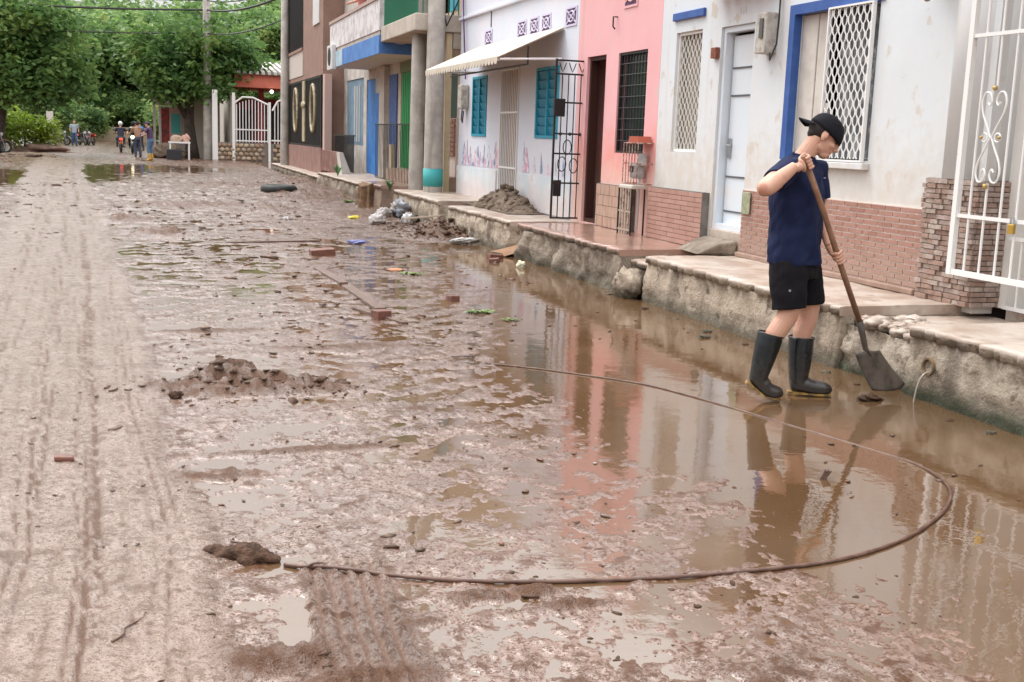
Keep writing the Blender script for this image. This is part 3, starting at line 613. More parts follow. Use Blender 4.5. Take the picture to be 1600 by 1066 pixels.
put(MB().box(GX-.03, GX-.013, 6.1, 6.22, 2.22, 2.29), 'lock_case', DARK, G1)
bars(G1, 'bar', IRONW, [((5.86, 6.78-.12*k, .46), (5.86, 6.78-.12*k, .95)) for k in range(1, 14)], .009)
put(MB().box(5.845, 5.875, 5.2, 6.78, .455, .48), 'rail', IRONW, G1); put(MB().box(5.845, 5.875, 5.2, 6.78, .95, .975), 'rail', IRONW, G1)
# outdoor fan unit standing on the porch
AC = empty('fan_unit', (6.45, 6.3, .452), label='pale grey fan unit standing on the porch behind the white iron gate', cat='fan unit')
put(MB().box(6.40, 6.78, 5.85, 6.66, .49, 1.02), 'casing', mat('casing_grey', (.55, .56, .55), .5, ((.4, .4, .38), 5, .45, .7)), AC, bevel=.02)
for k, rr_ in enumerate((.06, .11, .16, .205)):
    put(MB().tube([(6.385, 6.22+rr_*math.cos(a), .76+rr_*math.sin(a)) for a in np.linspace(0, 2*math.pi, 25)[:-1]], .008, 6, closed=True), 'fan_guard_ring', IRONW, AC)
put(MB().lathe([(.215, 0), (.215, .006)], 28, (6.392, 6.22, .76), 'x'), 'fan_shade_disc', mat('fan_shade', (.03, .03, .03), .7), AC)  # dark disc on the closed casing stands in for shade behind the guard
for k in range(3):
    a = k*2.09; put(MB().obox((6.388, 6.22+.1*math.cos(a), .76+.1*math.sin(a)), .008, .17, .08, (a, 0, .3)), 'fan_blade', mat('casing_grey', (.5, .5, .5), .5), AC)
for yy_ in (5.92, 6.56): put(MB().box(6.44, 6.74, yy_, yy_+.05, .452, .489), 'foot', DARK, AC)
# ---------------------------------------------------------------- pink house
PINK = mat('pink_paint', (.77, .43, .45), .7, ((.74, .40, .415), 1.6, .4, .65), (14, .15, .006), dirt=(((.72, .28, .225), 1.2, 1.95, 2.2, .7), ((.70, .5, .44), 1.0, 1.4, 9, .75)), noise2=((.68, .47, .45), 4.0, .6, .66), streak=((.62, .33, .3), 3.2, .57, .7, .5))
H2 = empty('pink_house', (FX, 14.0, .45), label='narrow pink house with black barred window and tiled dado', cat='house')
holes = [(12.98, 13.88, 1.41, 2.65), (14.30, 14.98, .45, 2.66)]
put(wall_holes(12.605, 15.35, .40, 4.3, holes, FX, FX+.18), 'wall', PINK, H2)
shell(H2, FX+.182, 11.0, 12.605, 15.35, .45, 4.3, PINK)
pw = put(frame(MB(), FX+.02, FX+.06, 12.982, 13.878, 1.412, 2.648, .028), 'window', DARK, H2)
bars(pw, 'bar', DARK, [((FX+.035, 13.01+.094*k, 1.43), (FX+.035, 13.01+.094*k, 2.63)) for k in range(10)], .0075)
bars(pw, 'crossbar', DARK, [((FX+.025, 13.0, 1.43+.135*k), (FX+.025, 13.86, 1.43+.135*k)) for k in range(1, 9)], .006)
put(MB().box(FX+.10, FX+.12, 12.99, 13.87, 1.42, 2.64), 'pane', mat('dark_glass', (.03, .04, .045), .12, spec=.6), pw)
put(frame(MB(), FX+.04, FX+.16, 14.302, 14.978, .452, 2.658, .05), 'door_frame', mat('red_wood_shaded', (.05, .016, .012), .6), H2)  # dark red frame, colour deepened to imitate shade in the doorway
od = put(MB().box(FX+.185, FX+.78, 14.36, 14.40, .47, 2.6), 'door', mat('brown_wood_shaded', (.012, .008, .006), .6, ((.02, .012, .009), 4, .4, .6)), H2)  # brown leaf coloured near black to stand in for the doorway's shade
put(MB().ball((FX+.6, 14.335, 1.5), .03), 'knob', mat('brass', (.65, .42, .1), .3), od)
put(MB().box(FX-.052, FX-.001, 13.12, 14.29, .45, 1.005), 'dado_block', MATS['dado_grey'], H2)
T3 = [mat('tan_tile_a', (.45, .31, .24), .4, ((.38, .25, .19), 7, .4, .65)), mat('tan_tile_b', (.41, .27, .205), .4, ((.46, .33, .27), 7, .4, .65))]
pieces(H2, 'tile', FX-.053, 13.125, 14.285, .455, 1.0, 4, .10, T3, gap=.006, thick=.01, stag=False)
put(MB().tube([(FX, 13.98, 3.10), (FX-.06, 13.98, 3.10), (FX-.06, 13.98, 2.98), (FX-.03, 13.98, 2.95)], .01, 6), 'hook', DARK, H2)
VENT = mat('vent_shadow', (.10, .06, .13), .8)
def vent_block(root, y, z, w_, h_, mt):
    v = put(frame(MB(), FX-.012, FX-.001, y, y+w_, z, z+h_, .028), 'vent_block', mt, root)
    put(MB().box(FX-.004, FX-.0012, y+.0285, y+w_-.0285, z+.0285, z+h_-.0285), 'vent_shade_plate', VENT, v)  # dark purple plate on the wall; vent hole shade is put into its colour
    cy, cz = y+w_/2, z+h_/2
    put(MB().tube([(FX-.008, cy+w_*.27*math.cos(a), cz+h_*.27*math.sin(a)) for a in np.linspace(0, 2*math.pi, 13)[:-1]], .014, 5, closed=True), 'vent_ring', mt, v)
    put(MB().obox((FX-.008, cy, cz), .006, w_*.95, .022, (.45, 0, 0)).obox((FX-.010, cy, cz), .006, w_*.95, .022, (-.45, 0, 0)), 'vent_cross', mt, v)
vent_block(H2, 13.35, 3.18, .42, .32, PINK)
# gas meter in its cages on the pink wall
GM = empty('gas_meter', (FX-.1, 12.83, .45), label='grey gas meter in a rusty wire cage against the pink wall', cat='gas meter')
put(MB().box(FX-.16, FX-.03, 12.80, 13.0, 1.12, 1.30), 'meter_body', mat('meter_grey', (.42, .43, .42), .5, ((.3, .3, .3), 12, .4, .6)), GM, bevel=.03)
put(MB().box(FX-.12, FX-.04, 12.74, 12.86, 1.27, 1.42), 'regulator', MATS['meter_grey'], GM, bevel=.02)
put(MB().box(FX-.17, FX-.161, 12.86, 12.96, 1.20, 1.27), 'dial', DARK, GM)
put(MB().tube([(FX-.08, 12.85, 1.13), (FX-.08, 12.85, 1.0), (FX-.08, 12.87, .5)], .016, 8), 'pipe', mat('galvanised', (.5, .5, .49), .4, metal=.5), GM)
for z in (1.06, 1.30, 1.54): put(MB().tube([(FX-.005, 13.09, z), (FX-.2, 13.09, z), (FX-.2, 12.66, z), (FX-.005, 12.66, z)], .008, 6), 'cage_hoop', mat('rusty_wire', (.22, .09, .06), .7, ((.5, .42, .38), 12, .45, .6)), GM)
for k in range(6): put(MB().tube([(FX-.2, 12.66+.086*k, 1.06), (FX-.2, 12.66+.086*k, 1.54)], .006, 6), 'cage_bar', MATS['rusty_wire'], GM)
put(MB().prism([(12.68, 1.53), (13.0, 1.53), (12.96, 1.62), (12.72, 1.62)], FX-.19, FX-.02, 'x'), 'cap', mat('cap_red', (.4, .1, .06), .7), GM)
put(MB().box(FX-.24, FX-.06, 12.70, 13.10, 1.0, 1.045), 'cage_lid', mat('pale_cement', (.55, .52, .47), .8), GM, bevel=.01)
for y in (12.70, 13.085): 
    for x in (FX-.24, FX-.075): put(MB().box(x, x+.016, y, y+.016, .452, .999), 'cage_post', DARK, GM)
for k in range(4): put(MB().tube([(FX-.232, 12.78+k*.08, .46), (FX-.232, 12.78+k*.08, 1.0)], .012, 6), 'cage_bar', mat('pale_rust', (.4, .34, .28), .7, ((.1, .08, .07), 10, .5, .6)), GM)
for z in (.5, .72): put(MB().box(FX-.238, FX-.226, 12.716, 13.085, z, z+.02), 'cage_rail', MATS['pale_rust'], GM)
# ---------------------------------------------------------------- open black gate
G2 = empty('iron_gate', (5.55, 15.12, .45), label='tall black barred gate standing open beside the pink house door', cat='gate')
gy_ = 15.12; gx0, gx1 = 5.31, 5.76
put(MB().box(gx0-.015, gx0+.01, gy_-.014, gy_+.014, .47, 2.63).box(gx1-.01, gx1+.012, gy_-.014, gy_+.014, .47, 2.63), 'post', DARK, G2)
for z in (.47, .95, 1.35, 1.62, 2.04, 2.42, 2.60): put(MB().box(gx0+.0105, gx1-.0105, gy_-.01, gy_+.01, z, z+.022), 'rail', DARK, G2)
bars(G2, 'bar', DARK, [((gx0+.09*k, gy_, .49), (gx0+.09*k, gy_, 2.42)) for k in range(1, 5)], .008)
for k in range(3):
    cx = gx0+.09+.14*k
    put(MB().tube([(cx-.05, gy_, 2.58), (cx-.02, gy_, 2.50), (cx, gy_, 2.46), (cx+.02, gy_, 2.50), (cx+.05, gy_, 2.58)], .007, 6), 'scroll', DARK, G2)
    put(MB().ball((cx, gy_, 1.63), .025), 'boss', DARK, G2)
put(MB().box(gx0-.03, gx0+.13, gy_-.05, gy_-.011, 1.86, 2.1), 'lock_box', DARK, G2, bevel=.008)
put(MB().box(gx0+.012, gx0+.12, gy_-.03, gy_-.011, .78, 1.0), 'kick_plate', DARK, G2)
for k, (cx, cz) in enumerate(((gx0+.2, 1.45), (gx0+.13, 1.22), (gx0+.3, 1.2))):
    put(MB().tube([(cx+.06*math.cos(a), gy_, cz+.1*math.sin(a)) for a in np.linspace(0, 2*math.pi, 13)[:-1]], .008, 5, closed=True), 'ring', DARK, G2)
# ---------------------------------------------------------------- light blue house with teal shutters
LBL = mat('lilac_white_paint', (.62, .67, .76), .75, ((.68, .69, .76), 1.2, .4, .65), (14, .15, .006), dirt=((.60, .52, .52), .9, 1.25, 3.2, .45))
TEAL = mat('teal_paint', (.02, .27, .40), .5, ((.03, .34, .46), 5, .4, .7)); TEALD = mat('teal_slat', (.015, .20, .31), .5)
H3 = empty('light_blue_house', (FX, 18.6, .45), label='pale blue white house with teal shutters and beige scalloped awning', cat='house')
holes = [(16.08, 17.1, 1.56, 2.61), (17.98, 19.0, .47, 2.68), (19.85, 20.78, 1.56, 2.62)]
put(wall_holes(15.355, 21.75, .40, 4.6, holes, FX, FX+.18), 'wall', LBL, H3)
shell(H3, FX+.182, 11.0, 15.355, 21.75, .45, 4.6, LBL)
for (a, b, c, d, fold) in ((16.08, 17.1, 1.56, 2.61, True), (19.85, 20.78, 1.56, 2.62, False)):
    wd = put(frame(MB(), FX-.02, FX+.05, a+.002, b-.002, c+.002, d-.002, .045), 'window', TEAL, H3); mid = (a+b)/2
    put(MB().box(FX-.018, FX+.04, mid-.022, mid+.022, c+.047, d-.047), 'mullion', TEAL, wd)
    for (l0, l1) in ((a+.05, mid-.025), (mid+.025, b-.05)):
        nn = 7; hh = (d-c-.1)/nn
        for k in range(nn): put(MB().obox((FX+.018, (l0+l1)/2, c+.05+hh*(k+.5)), .012, l1-l0-.004, hh*.96, (0, -.25, 0)), 'louvre', TEALD, wd)
gd = put(frame(MB(), FX-.02, FX+.02, 18.0, 18.98, .48, 2.67, .025), 'door', IRONW, H3)
bars(gd, 'bar', IRONW, [((FX, 18.06+.094*k, .5), (FX, 18.06+.094*k, 2.66)) for k in range(10)], .009)
for z in (1.05, 1.95): put(MB().box(FX-.012, FX+.012, 18.026, 18.954, z, z+.03), 'crossbar', IRONW, gd)
put(MB().box(FX+.13, FX+.17, 17.99, 18.99, .48, 2.67), 'door_leaf', mat('brown_leaf', (.30, .2, .15), .6, ((.42, .33, .27), 3, .4, .6)), gd)
put(wall_holes(15.40, 21.74, .45, 1.0, [(17.9, 19.1, .45, 1.01)], FX-.025, FX-.001), 'dado', mat('pale_blue_dado', (.58, .66, .71), .7, ((.70, .72, .74), 2.5, .4, .6), (12, .2, .01), dirt=((.62, .5, .47), .6, .9, 3, .6), noise2=((.62, .35, .33), 3.3, .66, .72), streak=((.55, .33, .3), 2.6, .6, .68, .7)), H3)
# painted flames of colour along the dado, flat marks on the wall
fl = [mat('mural_pink', (.62, .32, .42), .8, ((.7, .68, .76), 9, .45, .6)), mat('mural_blue', (.2, .27, .42), .8, ((.65, .66, .75), 9, .45, .6)), mat('mural_grey', (.45, .45, .52), .8, ((.68, .66, .74), 9, .45, .6))]
for k in range(22):
    y = 19.15+k*.115 if k < 20 else 17.6-(k-20)*.14
    hgt = rnd.uniform(.12, .5); wd_ = rnd.uniform(.06, .14)
    put(MB().prism([(y-wd_, 1.03), (y+wd_, 1.03), (y+wd_*.5, 1.03+hgt*.5), (y+rnd.uniform(-.05, .05), 1.03+hgt), (y-wd_*.6, 1.03+hgt*.45)], FX-.003-.0004*k, FX-.001, 'x'), 'mural_flame', fl[k % 3], H3)
for k in range(6):
    y = 15.75+.33*k
    put(MB().prism([(y-.07, 1.03), (y+.06, 1.03), (y+.04, 1.03+rnd.uniform(.15, .4))], FX-.003-.0004*k, FX-.001, 'x'), 'mural_flame', fl[(k+1) % 3], H3)
for y in (15.45, 16.55, 17.12, 17.72, 19.62): vent_block(H3, y, 3.12, .46 if y < 16 or y > 17.6 else .42, .27, mat('vent_lilac', (.62, .58, .74), .75))
put(MB().box(FX-.06, FX-.001, 15.36, 21.745, 3.69, 3.745), 'cornice', LBL, H3, bevel=.01)
put(MB().tube([(FX-.012, 19.7, 3.69), (FX-.012, 19.7, 3.42)], .008, 6), 'cable', DARK, H3)
put(MB().tube([(FX-.03, 21.6, 4.4), (FX-.06, 21.35, 3.6), (FX-.05, 21.3, 3.2), (FX-.04, 21.2, 2.6)], .014, 6), 'cable', mat('purple_cable', (.12, .04, .16), .6), H3)
em = put(MB().box(FX-.16, FX-.001, 21.05, 21.3, 2.05, 2.5), 'meter_box', MATS['old_meter'], H3, bevel=.03)
put(MB().tube([(FX-.1, 21.15, 2.05), (FX-.13, 21.1, 1.85), (FX-.08, 21.2, 1.8), (FX-.06, 21.2, 2.02)], .012, 6), 'cable', DARK, em)
# awning
AW = empty('awning', (FX, 18.2, 2.7), label='beige corrugated awning with scalloped edge over the pale blue house door', cat='awning')
y0, y1, xa, za, xb, zb = 15.95, 20.4, FX-.01, 3.12, 4.72, 2.66
AWM = mat('awning_beige', (.64, .58, .49), .6, ((.55, .49, .41), 3, .4, .65)); 
nn = 74; Vv = []; Ff = []
for i in range(nn*4+1):
    y = y0+(y1-y0)*i/(nn*4); dz = .012*math.sin(i*math.pi/2); Vv += [(xa, y, za+dz), (xb, y, zb+dz)]
    if i: b = 2*i; Ff.append((b-2, b-1, b+1, b))
sh = put(MB().add(Vv, Ff), 'canopy', AWM, AW); sm = sh.modifiers.new('thick', 'SOLIDIFY'); sm.thickness = .012
for k in range(27):
    y = y0+(y1-y0)*(k+.5)/27; rr_ = (y1-y0)/54*.96
    put(MB().prism([(y+rr_*math.cos(a), zb-.02-rr_*.9*math.sin(a)) for a in np.linspace(0, math.pi, 7)] + [(y-rr_, zb+.012), (y+rr_, zb+.012)], xb-.012, xb-.002, 'x'), 'scallop', AWM, AW)
for y in (y0+.02, y1-.02): put(MB().tube([(xb+.03, y, zb-.02), (xa-.01, y, zb+.03)], .018, 8), 'strut', IRONW, AW)
put(MB().tube([(xb+.45, y0+.02, zb-.07), (xb+.45, y1-.02, zb-.07)], .014, 8), 'purlin', DARK, AW); put(MB().tube([(xb+.02, y0+.03, zb-.03), (xb+.02, y1-.03, zb-.03)], .014, 8), 'purlin', IRONW, AW)
put(MB().tube([(xb+.45, y0+.02, zb-.07), (xb+.45, y0+.02, zb+.18)], .014, 8), 'hanger', DARK, AW)
# ---------------------------------------------------------------- green door house with balcony
CREAM = mat('cream_wall', (.55, .47, .38), .8, ((.42, .35, .28), 2, .4, .65), (14, .2, .01)); CONC = mat('slab_concrete', (.5, .45, .39), .8, ((.38, .33, .28), 3, .4, .65), (18, .3, .01))
GREEN = mat('green_door', (.03, .28, .085), .45, ((.04, .34, .12), 4, .4, .65))
H4 = empty('balcony_house', (5.8, 24, .45), label='two storey house with green door, cream column and green railed balcony', cat='house')
hx = 5.85
put(wall_holes(21.755, 28.2, .40, 6.6, [(26.6, 27.9, .75, 3.0), (22.5, 23.8, .75, 3.1), (22.6, 24.6, 4.0, 6.0)], hx, hx+.18), 'wall', CREAM, H4)
shell(H4, hx+.182, 11, 21.755, 28.2, .45, 6.6, CREAM)
gdr = put(MB().box(hx+.02, hx+.06, 26.61, 27.89, .76, 2.99), 'door', GREEN, H4)
for k in range(6): put(MB().box(hx+.006, hx+.0195, 26.68+k*.2, 26.75+k*.2, .78, 2.97), 'door_rib', GREEN, gdr)
put(MB().box(hx-.012, hx-.001, 26.5, 28.0, 3.0, 3.25), 'transom', mat('olive_green', (.16, .2, .11), .7), H4)
ddr = put(MB().box(hx+.02, hx+.06, 22.51, 23.79, .76, 3.09), 'door', mat('dark_green_door', (.015, .05, .035), .5), H4)
put(MB().box(hx-.0, hx+.0195, 23.1, 23.7, 1.85, 3.0), 'poster', mat('poster_paper', (.72, .74, .72), .6, ((.5, .55, .52), 5, .5, .6)), ddr)
for k in range(9): put(MB().box(hx-.002, hx-.0005, 23.17, 23.6-.03*(k % 3), 1.98+k*.105, 2.015+k*.105), 'printed_line', mat('print_grey', (.35, .4, .4), .7), ddr)
put(MB().box(5.55, hx-.001, 22.3, 28.1, .45, .74), 'step', mat('step_brick', (.33, .2, .15), .7, ((.42, .33, .26), 4, .4, .6), (14, .4, .02)), H4)
pieces(H4, 'brick', 5.80, 22.35, 24.6, 1.15, 1.9, 8, .26, BR, gap=.02, thick=.04)
put(MB().box(5.801, hx-.001, 22.34, 24.61, .75, 1.9), 'low_wall', GROUT, H4)
bars(H4, 'railing_bar', DARK, [((5.25, 22.6+.16*k, .5), (5.25, 22.6+.16*k, 1.75)) for k in range(0, 34)], .007)
put(MB().box(5.24, 5.26, 22.55, 28.0, 1.75, 1.78), 'railing_rail', DARK, H4)
put(MB().box(5.50, 5.62, 22.08, 22.20, .45, 3.49), 'column', mat('cream_column', (.66, .54, .36), .6, ((.6, .48, .32), 4, .4, .6)), H4, bevel=.01)
put(MB().box(4.86, hx-.001, 22.0, 25.38, 3.50, 3.82), 'balcony_slab', CONC, H4, bevel=.02); put(MB().box(5.63, hx-.002, 22.05, 22.3, 3.2, 3.499), 'beam', CONC, H4)
bars(H4, 'balcony_bar', mat('green_iron', (.02, .16, .09), .5), [((4.92, 22.1+.1*k, 3.82), (4.92, 22.1+.1*k, 4.75)) for k in range(33)], .012)
bars(H4, 'balcony_bar', MATS['green_iron'], [((4.92+.1*k, 22.06, 3.82), (4.92+.1*k, 22.06, 4.75)) for k in range(9)], .012)
put(MB().box(4.9, 4.94, 22.05, 25.36, 4.75, 4.8), 'balcony_rail', MATS['green_iron'], H4)
tw = put(MB().box(hx-.02, hx+.05, 22.6, 23.2, 4.0, 5.6), 'shutter', TEAL, H4); put(MB().box(hx-.02, hx+.05, 24.0, 24.6, 4.0, 5.6), 'shutter', TEAL, H4)
# ---------------------------------------------------------------- blue fascia house
H5 = empty('blue_house', (5.8, 31, .42), label='two storey house with blue fascia canopy, white balcony parapet and blue door', cat='house')
hx5 = 5.85; BLU = mat('blue_wall', (.03, .14, .42), .55, ((.05, .2, .5), 4, .4, .65)); GRB = mat('grey_blue_cloth', (.12, .2, .27), .7, ((.17, .26, .33), 3, .4, .6))
put(wall_holes(28.21, 36.5, .35, 6.8, [(31.2, 32.5, .45, 3.0), (33.0, 35.9, 1.2, 3.1), (28.5, 30.3, 4.6, 6.2)], hx5, hx5+.18), 'wall', mat('worn_white_wall', (.55, .53, .5), .8, ((.4, .36, .32), 3, .4, .62), (14, .2, .01)), H5)
shell(H5, hx5+.182, 11, 28.21, 36.5, .45, 6.8, MATS['worn_white_wall'])
put(MB().box(hx5+.02, hx5+.06, 31.22, 32.48, .46, 2.99), 'door', BLU, H5)
put(MB().box(hx5-.03, hx5-.001, 30.3, 31.18, .45, 2.6), 'blue_panel', BLU, H5); put(MB().box(hx5-.031, hx5-.001, 28.25, 29.15, .5, 3.0), 'blue_panel', mat('navy_panel', (.03, .07, .2), .6, ((.05, .1, .28), 4, .4, .6)), H5)
put(MB().box(hx5-.14, hx5-.001, 29.3, 29.95, .45, 3.2), 'pilaster', CONC, H5)
put(MB().box(hx5-.12, hx5-.035, 28.3, 28.7, .45, 1.3), 'board', mat('pale_board', (.5, .42, .3), .7), H5)
cw = put(MB().box(hx5+.03, hx5+.06, 33.01, 35.89, 1.21, 3.09), 'window', GRB, H5)
bars(cw, 'bar', mat('window_white', (.6, .62, .62), .5), [((hx5+.02, 33.7+.4*k, 1.3), (hx5+.02, 33.7+.4*k, 2.9)) for k in range(3)], .035)
bars(H5, 'railing_bar', DARK, [((5.45, 32.2+.16*k, .45), (5.45, 32.2+.16*k, 1.45)) for k in range(22)], .012); put(MB().box(5.43, 5.47, 32.1, 35.8, 1.45, 1.49), 'railing_rail', DARK, H5)
put(MB().box(4.85, hx5-.001, 25.45, 32.3, 3.27, 3.30), 'canopy_soffit', mat('soffit_cream', (.55, .5, .45), .8), H5)
fz = put(MB().box(4.82, 4.848, 25.45, 30.4, 3.265, 3.66).box(4.82, hx5-.002, 25.40, 25.448, 3.265, 3.66), 'fascia', mat('fascia_blue', (.06, .17, .47), .5, ((.09, .24, .55), 3, .4, .6)), H5)
put(MB().box(4.818, 4.85, 30.402, 32.3, 3.264, 3.66), 'fascia', mat('fascia_pale', (.45, .58, .66), .5, ((.3, .45, .55), 3, .4, .6)), H5)
put(MB().prism([(5.05+.36*math.cos(a)+.25, 3.78-.3*math.sin(a)) for a in np.linspace(0, math.pi, 14)], 25.385, 25.399, 'y'), 'round_sign', mat('sign_white', (.75, .73, .7), .5), H5)
put(MB().box(4.85, hx5-.001, 25.45, 32.5, 3.662, 3.76), 'balcony_slab', CONC, H5)
pp = put(MB().box(4.83, 4.98, 25.42, 32.6, 3.761, 4.42), 'parapet', mat('stained_white', (.66, .65, .66), .8, ((.45, .42, .42), 3.5, .45, .62), (12, .3, .01)), H5)
put(MB().box(4.80, 5.01, 25.40, 32.6, 4.421, 4.50), 'coping', mat('coping_brown', (.42, .32, .28), .7), pp); put(MB().box(4.981, hx5-.001, 25.43, 25.58, 3.761, 4.42), 'parapet', MATS['stained_white'], H5)
ac5 = put(MB().box(4.72, 4.845, 31.5, 32.4, 3.2, 3.85), 'wall_unit', mat('unit_white', (.62, .62, .62), .5), H5, bevel=.02); put(MB().lathe([(.24, 0), (.24, .01)], 20, (4.708, 31.95, 3.55), 'x'), 'fan_grille', DARK, ac5)
put(MB().box(hx5-.02, hx5+.03, 28.51, 30.29, 4.61, 6.19), 'window', mat('dark_glass', (.03, .04, .045), .12), H5)
# ---------------------------------------------------------------- brown house with gilded grille
BRN = mat('brown_wall', (.29, .185, .145), .8, ((.24, .15, .12), 2.5, .4, .65), (12, .2, .01)); MAR = mat('maroon_wall', (.17, .075, .06), .6, ((.26, .16, .14), 3, .45, .65))
H6 = empty('brown_house', (5.4, 40, .25), label='brown two storey house with black street grille and gilt ovals', cat='house')
put(wall_holes(36.52, 41.3, 3.45, 7.0, [(37.2, 38.6, 4.9, 6.6)], 5.2, 5.4), 'wall', BRN, H6); shell(H6, 5.402, 11, 36.52, 46.5, .2, 7.0, BRN)
put(MB().box(5.2, 5.9, 36.53, 46.4, 3.30, 3.448), 'floor_slab', BRN, H6)
put(MB().box(5.18, 5.26, 41.31, 46.4, 3.45, 4.3), 'balcony_parapet', mat('pale_panel', (.5, .45, .41), .8), H6); put(MB().box(5.14, 5.3, 41.31, 46.4, 4.301, 4.4), 'balcony_coping', BRN, H6)
bars(H6, 'balcony_bar', DARK, [((5.2, 41.4+.2*k, 4.4), (5.2, 41.4+.2*k, 6.8)) for k in range(24)], .02)
put(MB().box(5.16, 5.2, 37.2, 38.6, 4.9, 6.6).box(5.165, 5.195, 37.9, 37.95, 4.9, 6.6), 'window', mat('unit_white', (.62, .62, .62), .5), H6)
put(MB().box(5.15, 5.39, 36.53, 46.4, .10, 1.05), 'low_wall', mat('red_brown_wall', (.27, .155, .13), .8, ((.2, .11, .09), 3, .4, .65), (12, .3, .01)), H6)
gr = put(frame(MB(), 5.2, 5.24, 36.9, 46.3, 1.055, 3.29, .06), 'street_grille', DARK, H6)
for k in range(40): put(MB().box(5.205, 5.235, 37.0+.235*k, 37.10+.235*k, 1.12, 3.23), 'bar', DARK, gr)
GILT = mat('gilt', (.46, .41, .29), .6, ((.34, .28, .17), 6, .4, .6))
for yc in (38.6, 43.2): put(MB().tube([(5.17, yc+.5*math.cos(a), 2.3+.75*math.sin(a)) for a in np.linspace(0, 2*math.pi, 17)[:-1]], .055, 6, closed=True), 'gilt_oval', GILT, gr)
put(MB().box(5.15, 5.19, 40.6, 41.2, 1.2, 3.25), 'gilt_column', GILT, gr); put(MB().ball((5.15, 40.9, 2.45), .07, .45, .12), 'gilt_boss', GILT, gr)
put(MB().box(5.2, 5.42, 36.1, 36.5, .45, 3.3), 'side_pier', mat('pink_pier', (.5, .36, .32), .8), H6)
put(MB().box(5.1, 5.25, 32.6, 36.05, .40, 1.0), 'maroon_wall', MAR, H5); put(MB().prism([(5.1, .42), (5.35, .42), (5.3, .55), (5.12, 1.0), (5.02, 1.0)], 32.0, 32.55, 'y'), 'buttress', mat('pale_cement', (.55, .52, .47), .8), H5)
# ---------------------------------------------------------------- red roofed bungalow behind a white fence, beyond the cross street
H7 = empty('bungalow', (6.5, 62, 0), label='red bungalow with corrugated roof behind a white fence on stone wall', cat='house')
REDW = mat('red_wall', (.28, .03, .035), .7, ((.22, .02, .025), 3, .4, .6)); CORAL = mat('coral_fascia', (.52, .15, .10), .7, ((.45, .12, .08), 2, .4, .6))
put(MB().box(4.3, 12, 65.2, 65.5, 0, 3.2), 'wall', REDW, H7); put(MB().box(4.0, 4.29, 60.6, 72, 0, 3.2), 'side_wall', mat('cream_side', (.45, .42, .37), .8), H7)
put(MB().box(4.2, 12.2, 60.2, 65.6, 3.62, 4.25), 'fascia', CORAL, H7); 
for k in range(26):
    x = 4.3+.3*k
    put(MB().prism([(60.0, 4.26), (66, 5.1), (66, 5.22), (60.0, 4.40)], x, x+.16, 'x'), 'roof_sheet', mat('roof_pale', (.5, .47, .44), .6), H7)
put(MB().prism([(60.05, 4.252), (66, 5.05), (66, 5.1), (60.05, 4.30)], 4.2, 12.2, 'x'), 'roof', mat('roof_dark', (.12, .1, .09), .7), H7)
put(MB().box(5.5, 5.75, 61.6, 61.9, 0, 3.6), 'porch_post', REDW, H7); put(MB().box(6.2, 7.2, 65.14, 65.19, .9, 2.9), 'window', DARK, H7); put(MB().box(4.7, 5.4, 65.14, 65.19, .2, 2.6), 'door', DARK, H7)
put(MB().ball((6.0, 60.1, 3.45), .09), 'lamp_globe', mat('lamp_glow', (.9, .9, .85), .3, emit=((1, .95, .85), 2.5)), H7)
SW = empty('stone_fence', (5.2, 59.4, 0), label='white railing with arched gate on a rubble stone wall before bungalow', cat='fence')
put(MB().box(3.1, 7.6, 59.3, 59.6, 0, .88), 'wall_core', mat('mortar', (.2, .17, .15), .9), SW)
SF = [mat('rubble_a', (.38, .28, .18), .8), mat('rubble_b', (.30, .21, .14), .8), mat('rubble_c', (.43, .34, .24), .8)]
rm = []
for mt in SF:
    b = MB().ball((0, 0, 0), .5, .5, .5, 7, 5).mesh('stone'); b.materials.append(mt); rm.append(b)
for r_ in range(4):
    for k in range(17):
        if 8 < k < 11: continue
        link('stone', rnd.choice(rm), None, SW, Vector((3.25+.26*k+.13*(r_ % 2)+rnd.uniform(-.03, .03), 59.28, .12+.21*r_))-Vector(SW.location), (rnd.uniform(-.3, .3), rnd.uniform(-.5, .5), 0), (.25, .12, .2))
put(MB().box(3.05, 3.3, 59.2, 59.5, 0, 3.4).box(4.0, 4.14, 59.24, 59.4, 0, 3.3).box(5.75, 5.87, 59.24, 59.4, .0, 2.9).box(7.0, 7.12, 59.24, 59.4, 0, 3.0), 'post', IRONW, SW)
for k in range(11): put(MB().box(4.2+.15*k, 4.24+.15*k, 59.3, 59.34, .9, 2.75+.25*math.sin(k*.31)), 'bar', IRONW, SW)
for z in (.95, 1.5): put(MB().box(4.15, 5.74, 59.29, 59.35, z, z+.06), 'rail', IRONW, SW)
put(MB().tube([(4.1, 59.3, 2.8), (4.5, 59.3, 3.1), (5.0, 59.3, 3.1), (5.8, 59.3, 2.75)], .05, 6), 'arch_rail', IRONW, SW)
for k in range(7): put(MB().box(6.05+.16*k, 6.09+.16*k, 59.3, 59.34, .2, 2.6+.4*math.sin(.4+k*.38)), 'gate_bar', IRONW, SW)
put(MB().tube([(5.95, 59.3, 2.5), (6.2, 59.3, 2.95), (6.5, 59.3, 3.1), (6.85, 59.3, 2.9), (7.05, 59.3, 2.5)], .05, 6), 'arch_rail', IRONW, SW); put(MB().box(5.9, 7.0, 59.29, 59.35, 1.0, 1.07), 'rail', IRONW, SW)
SB = empty('store_shed', (1.6, 63.5, 0), label='pale shed with open red and turquoise front left of the tree', cat='shed')
put(MB().box(2.1, 3.6, 62.6, 66, 0, 2.95), 'wall', mat('cream_side', (.45, .42, .37), .8), SB); put(MB().box(.6, 2.09, 65, 66, 0, 2.6), 'back_wall', mat('shed_white', (.6, .58, .55), .8), SB)
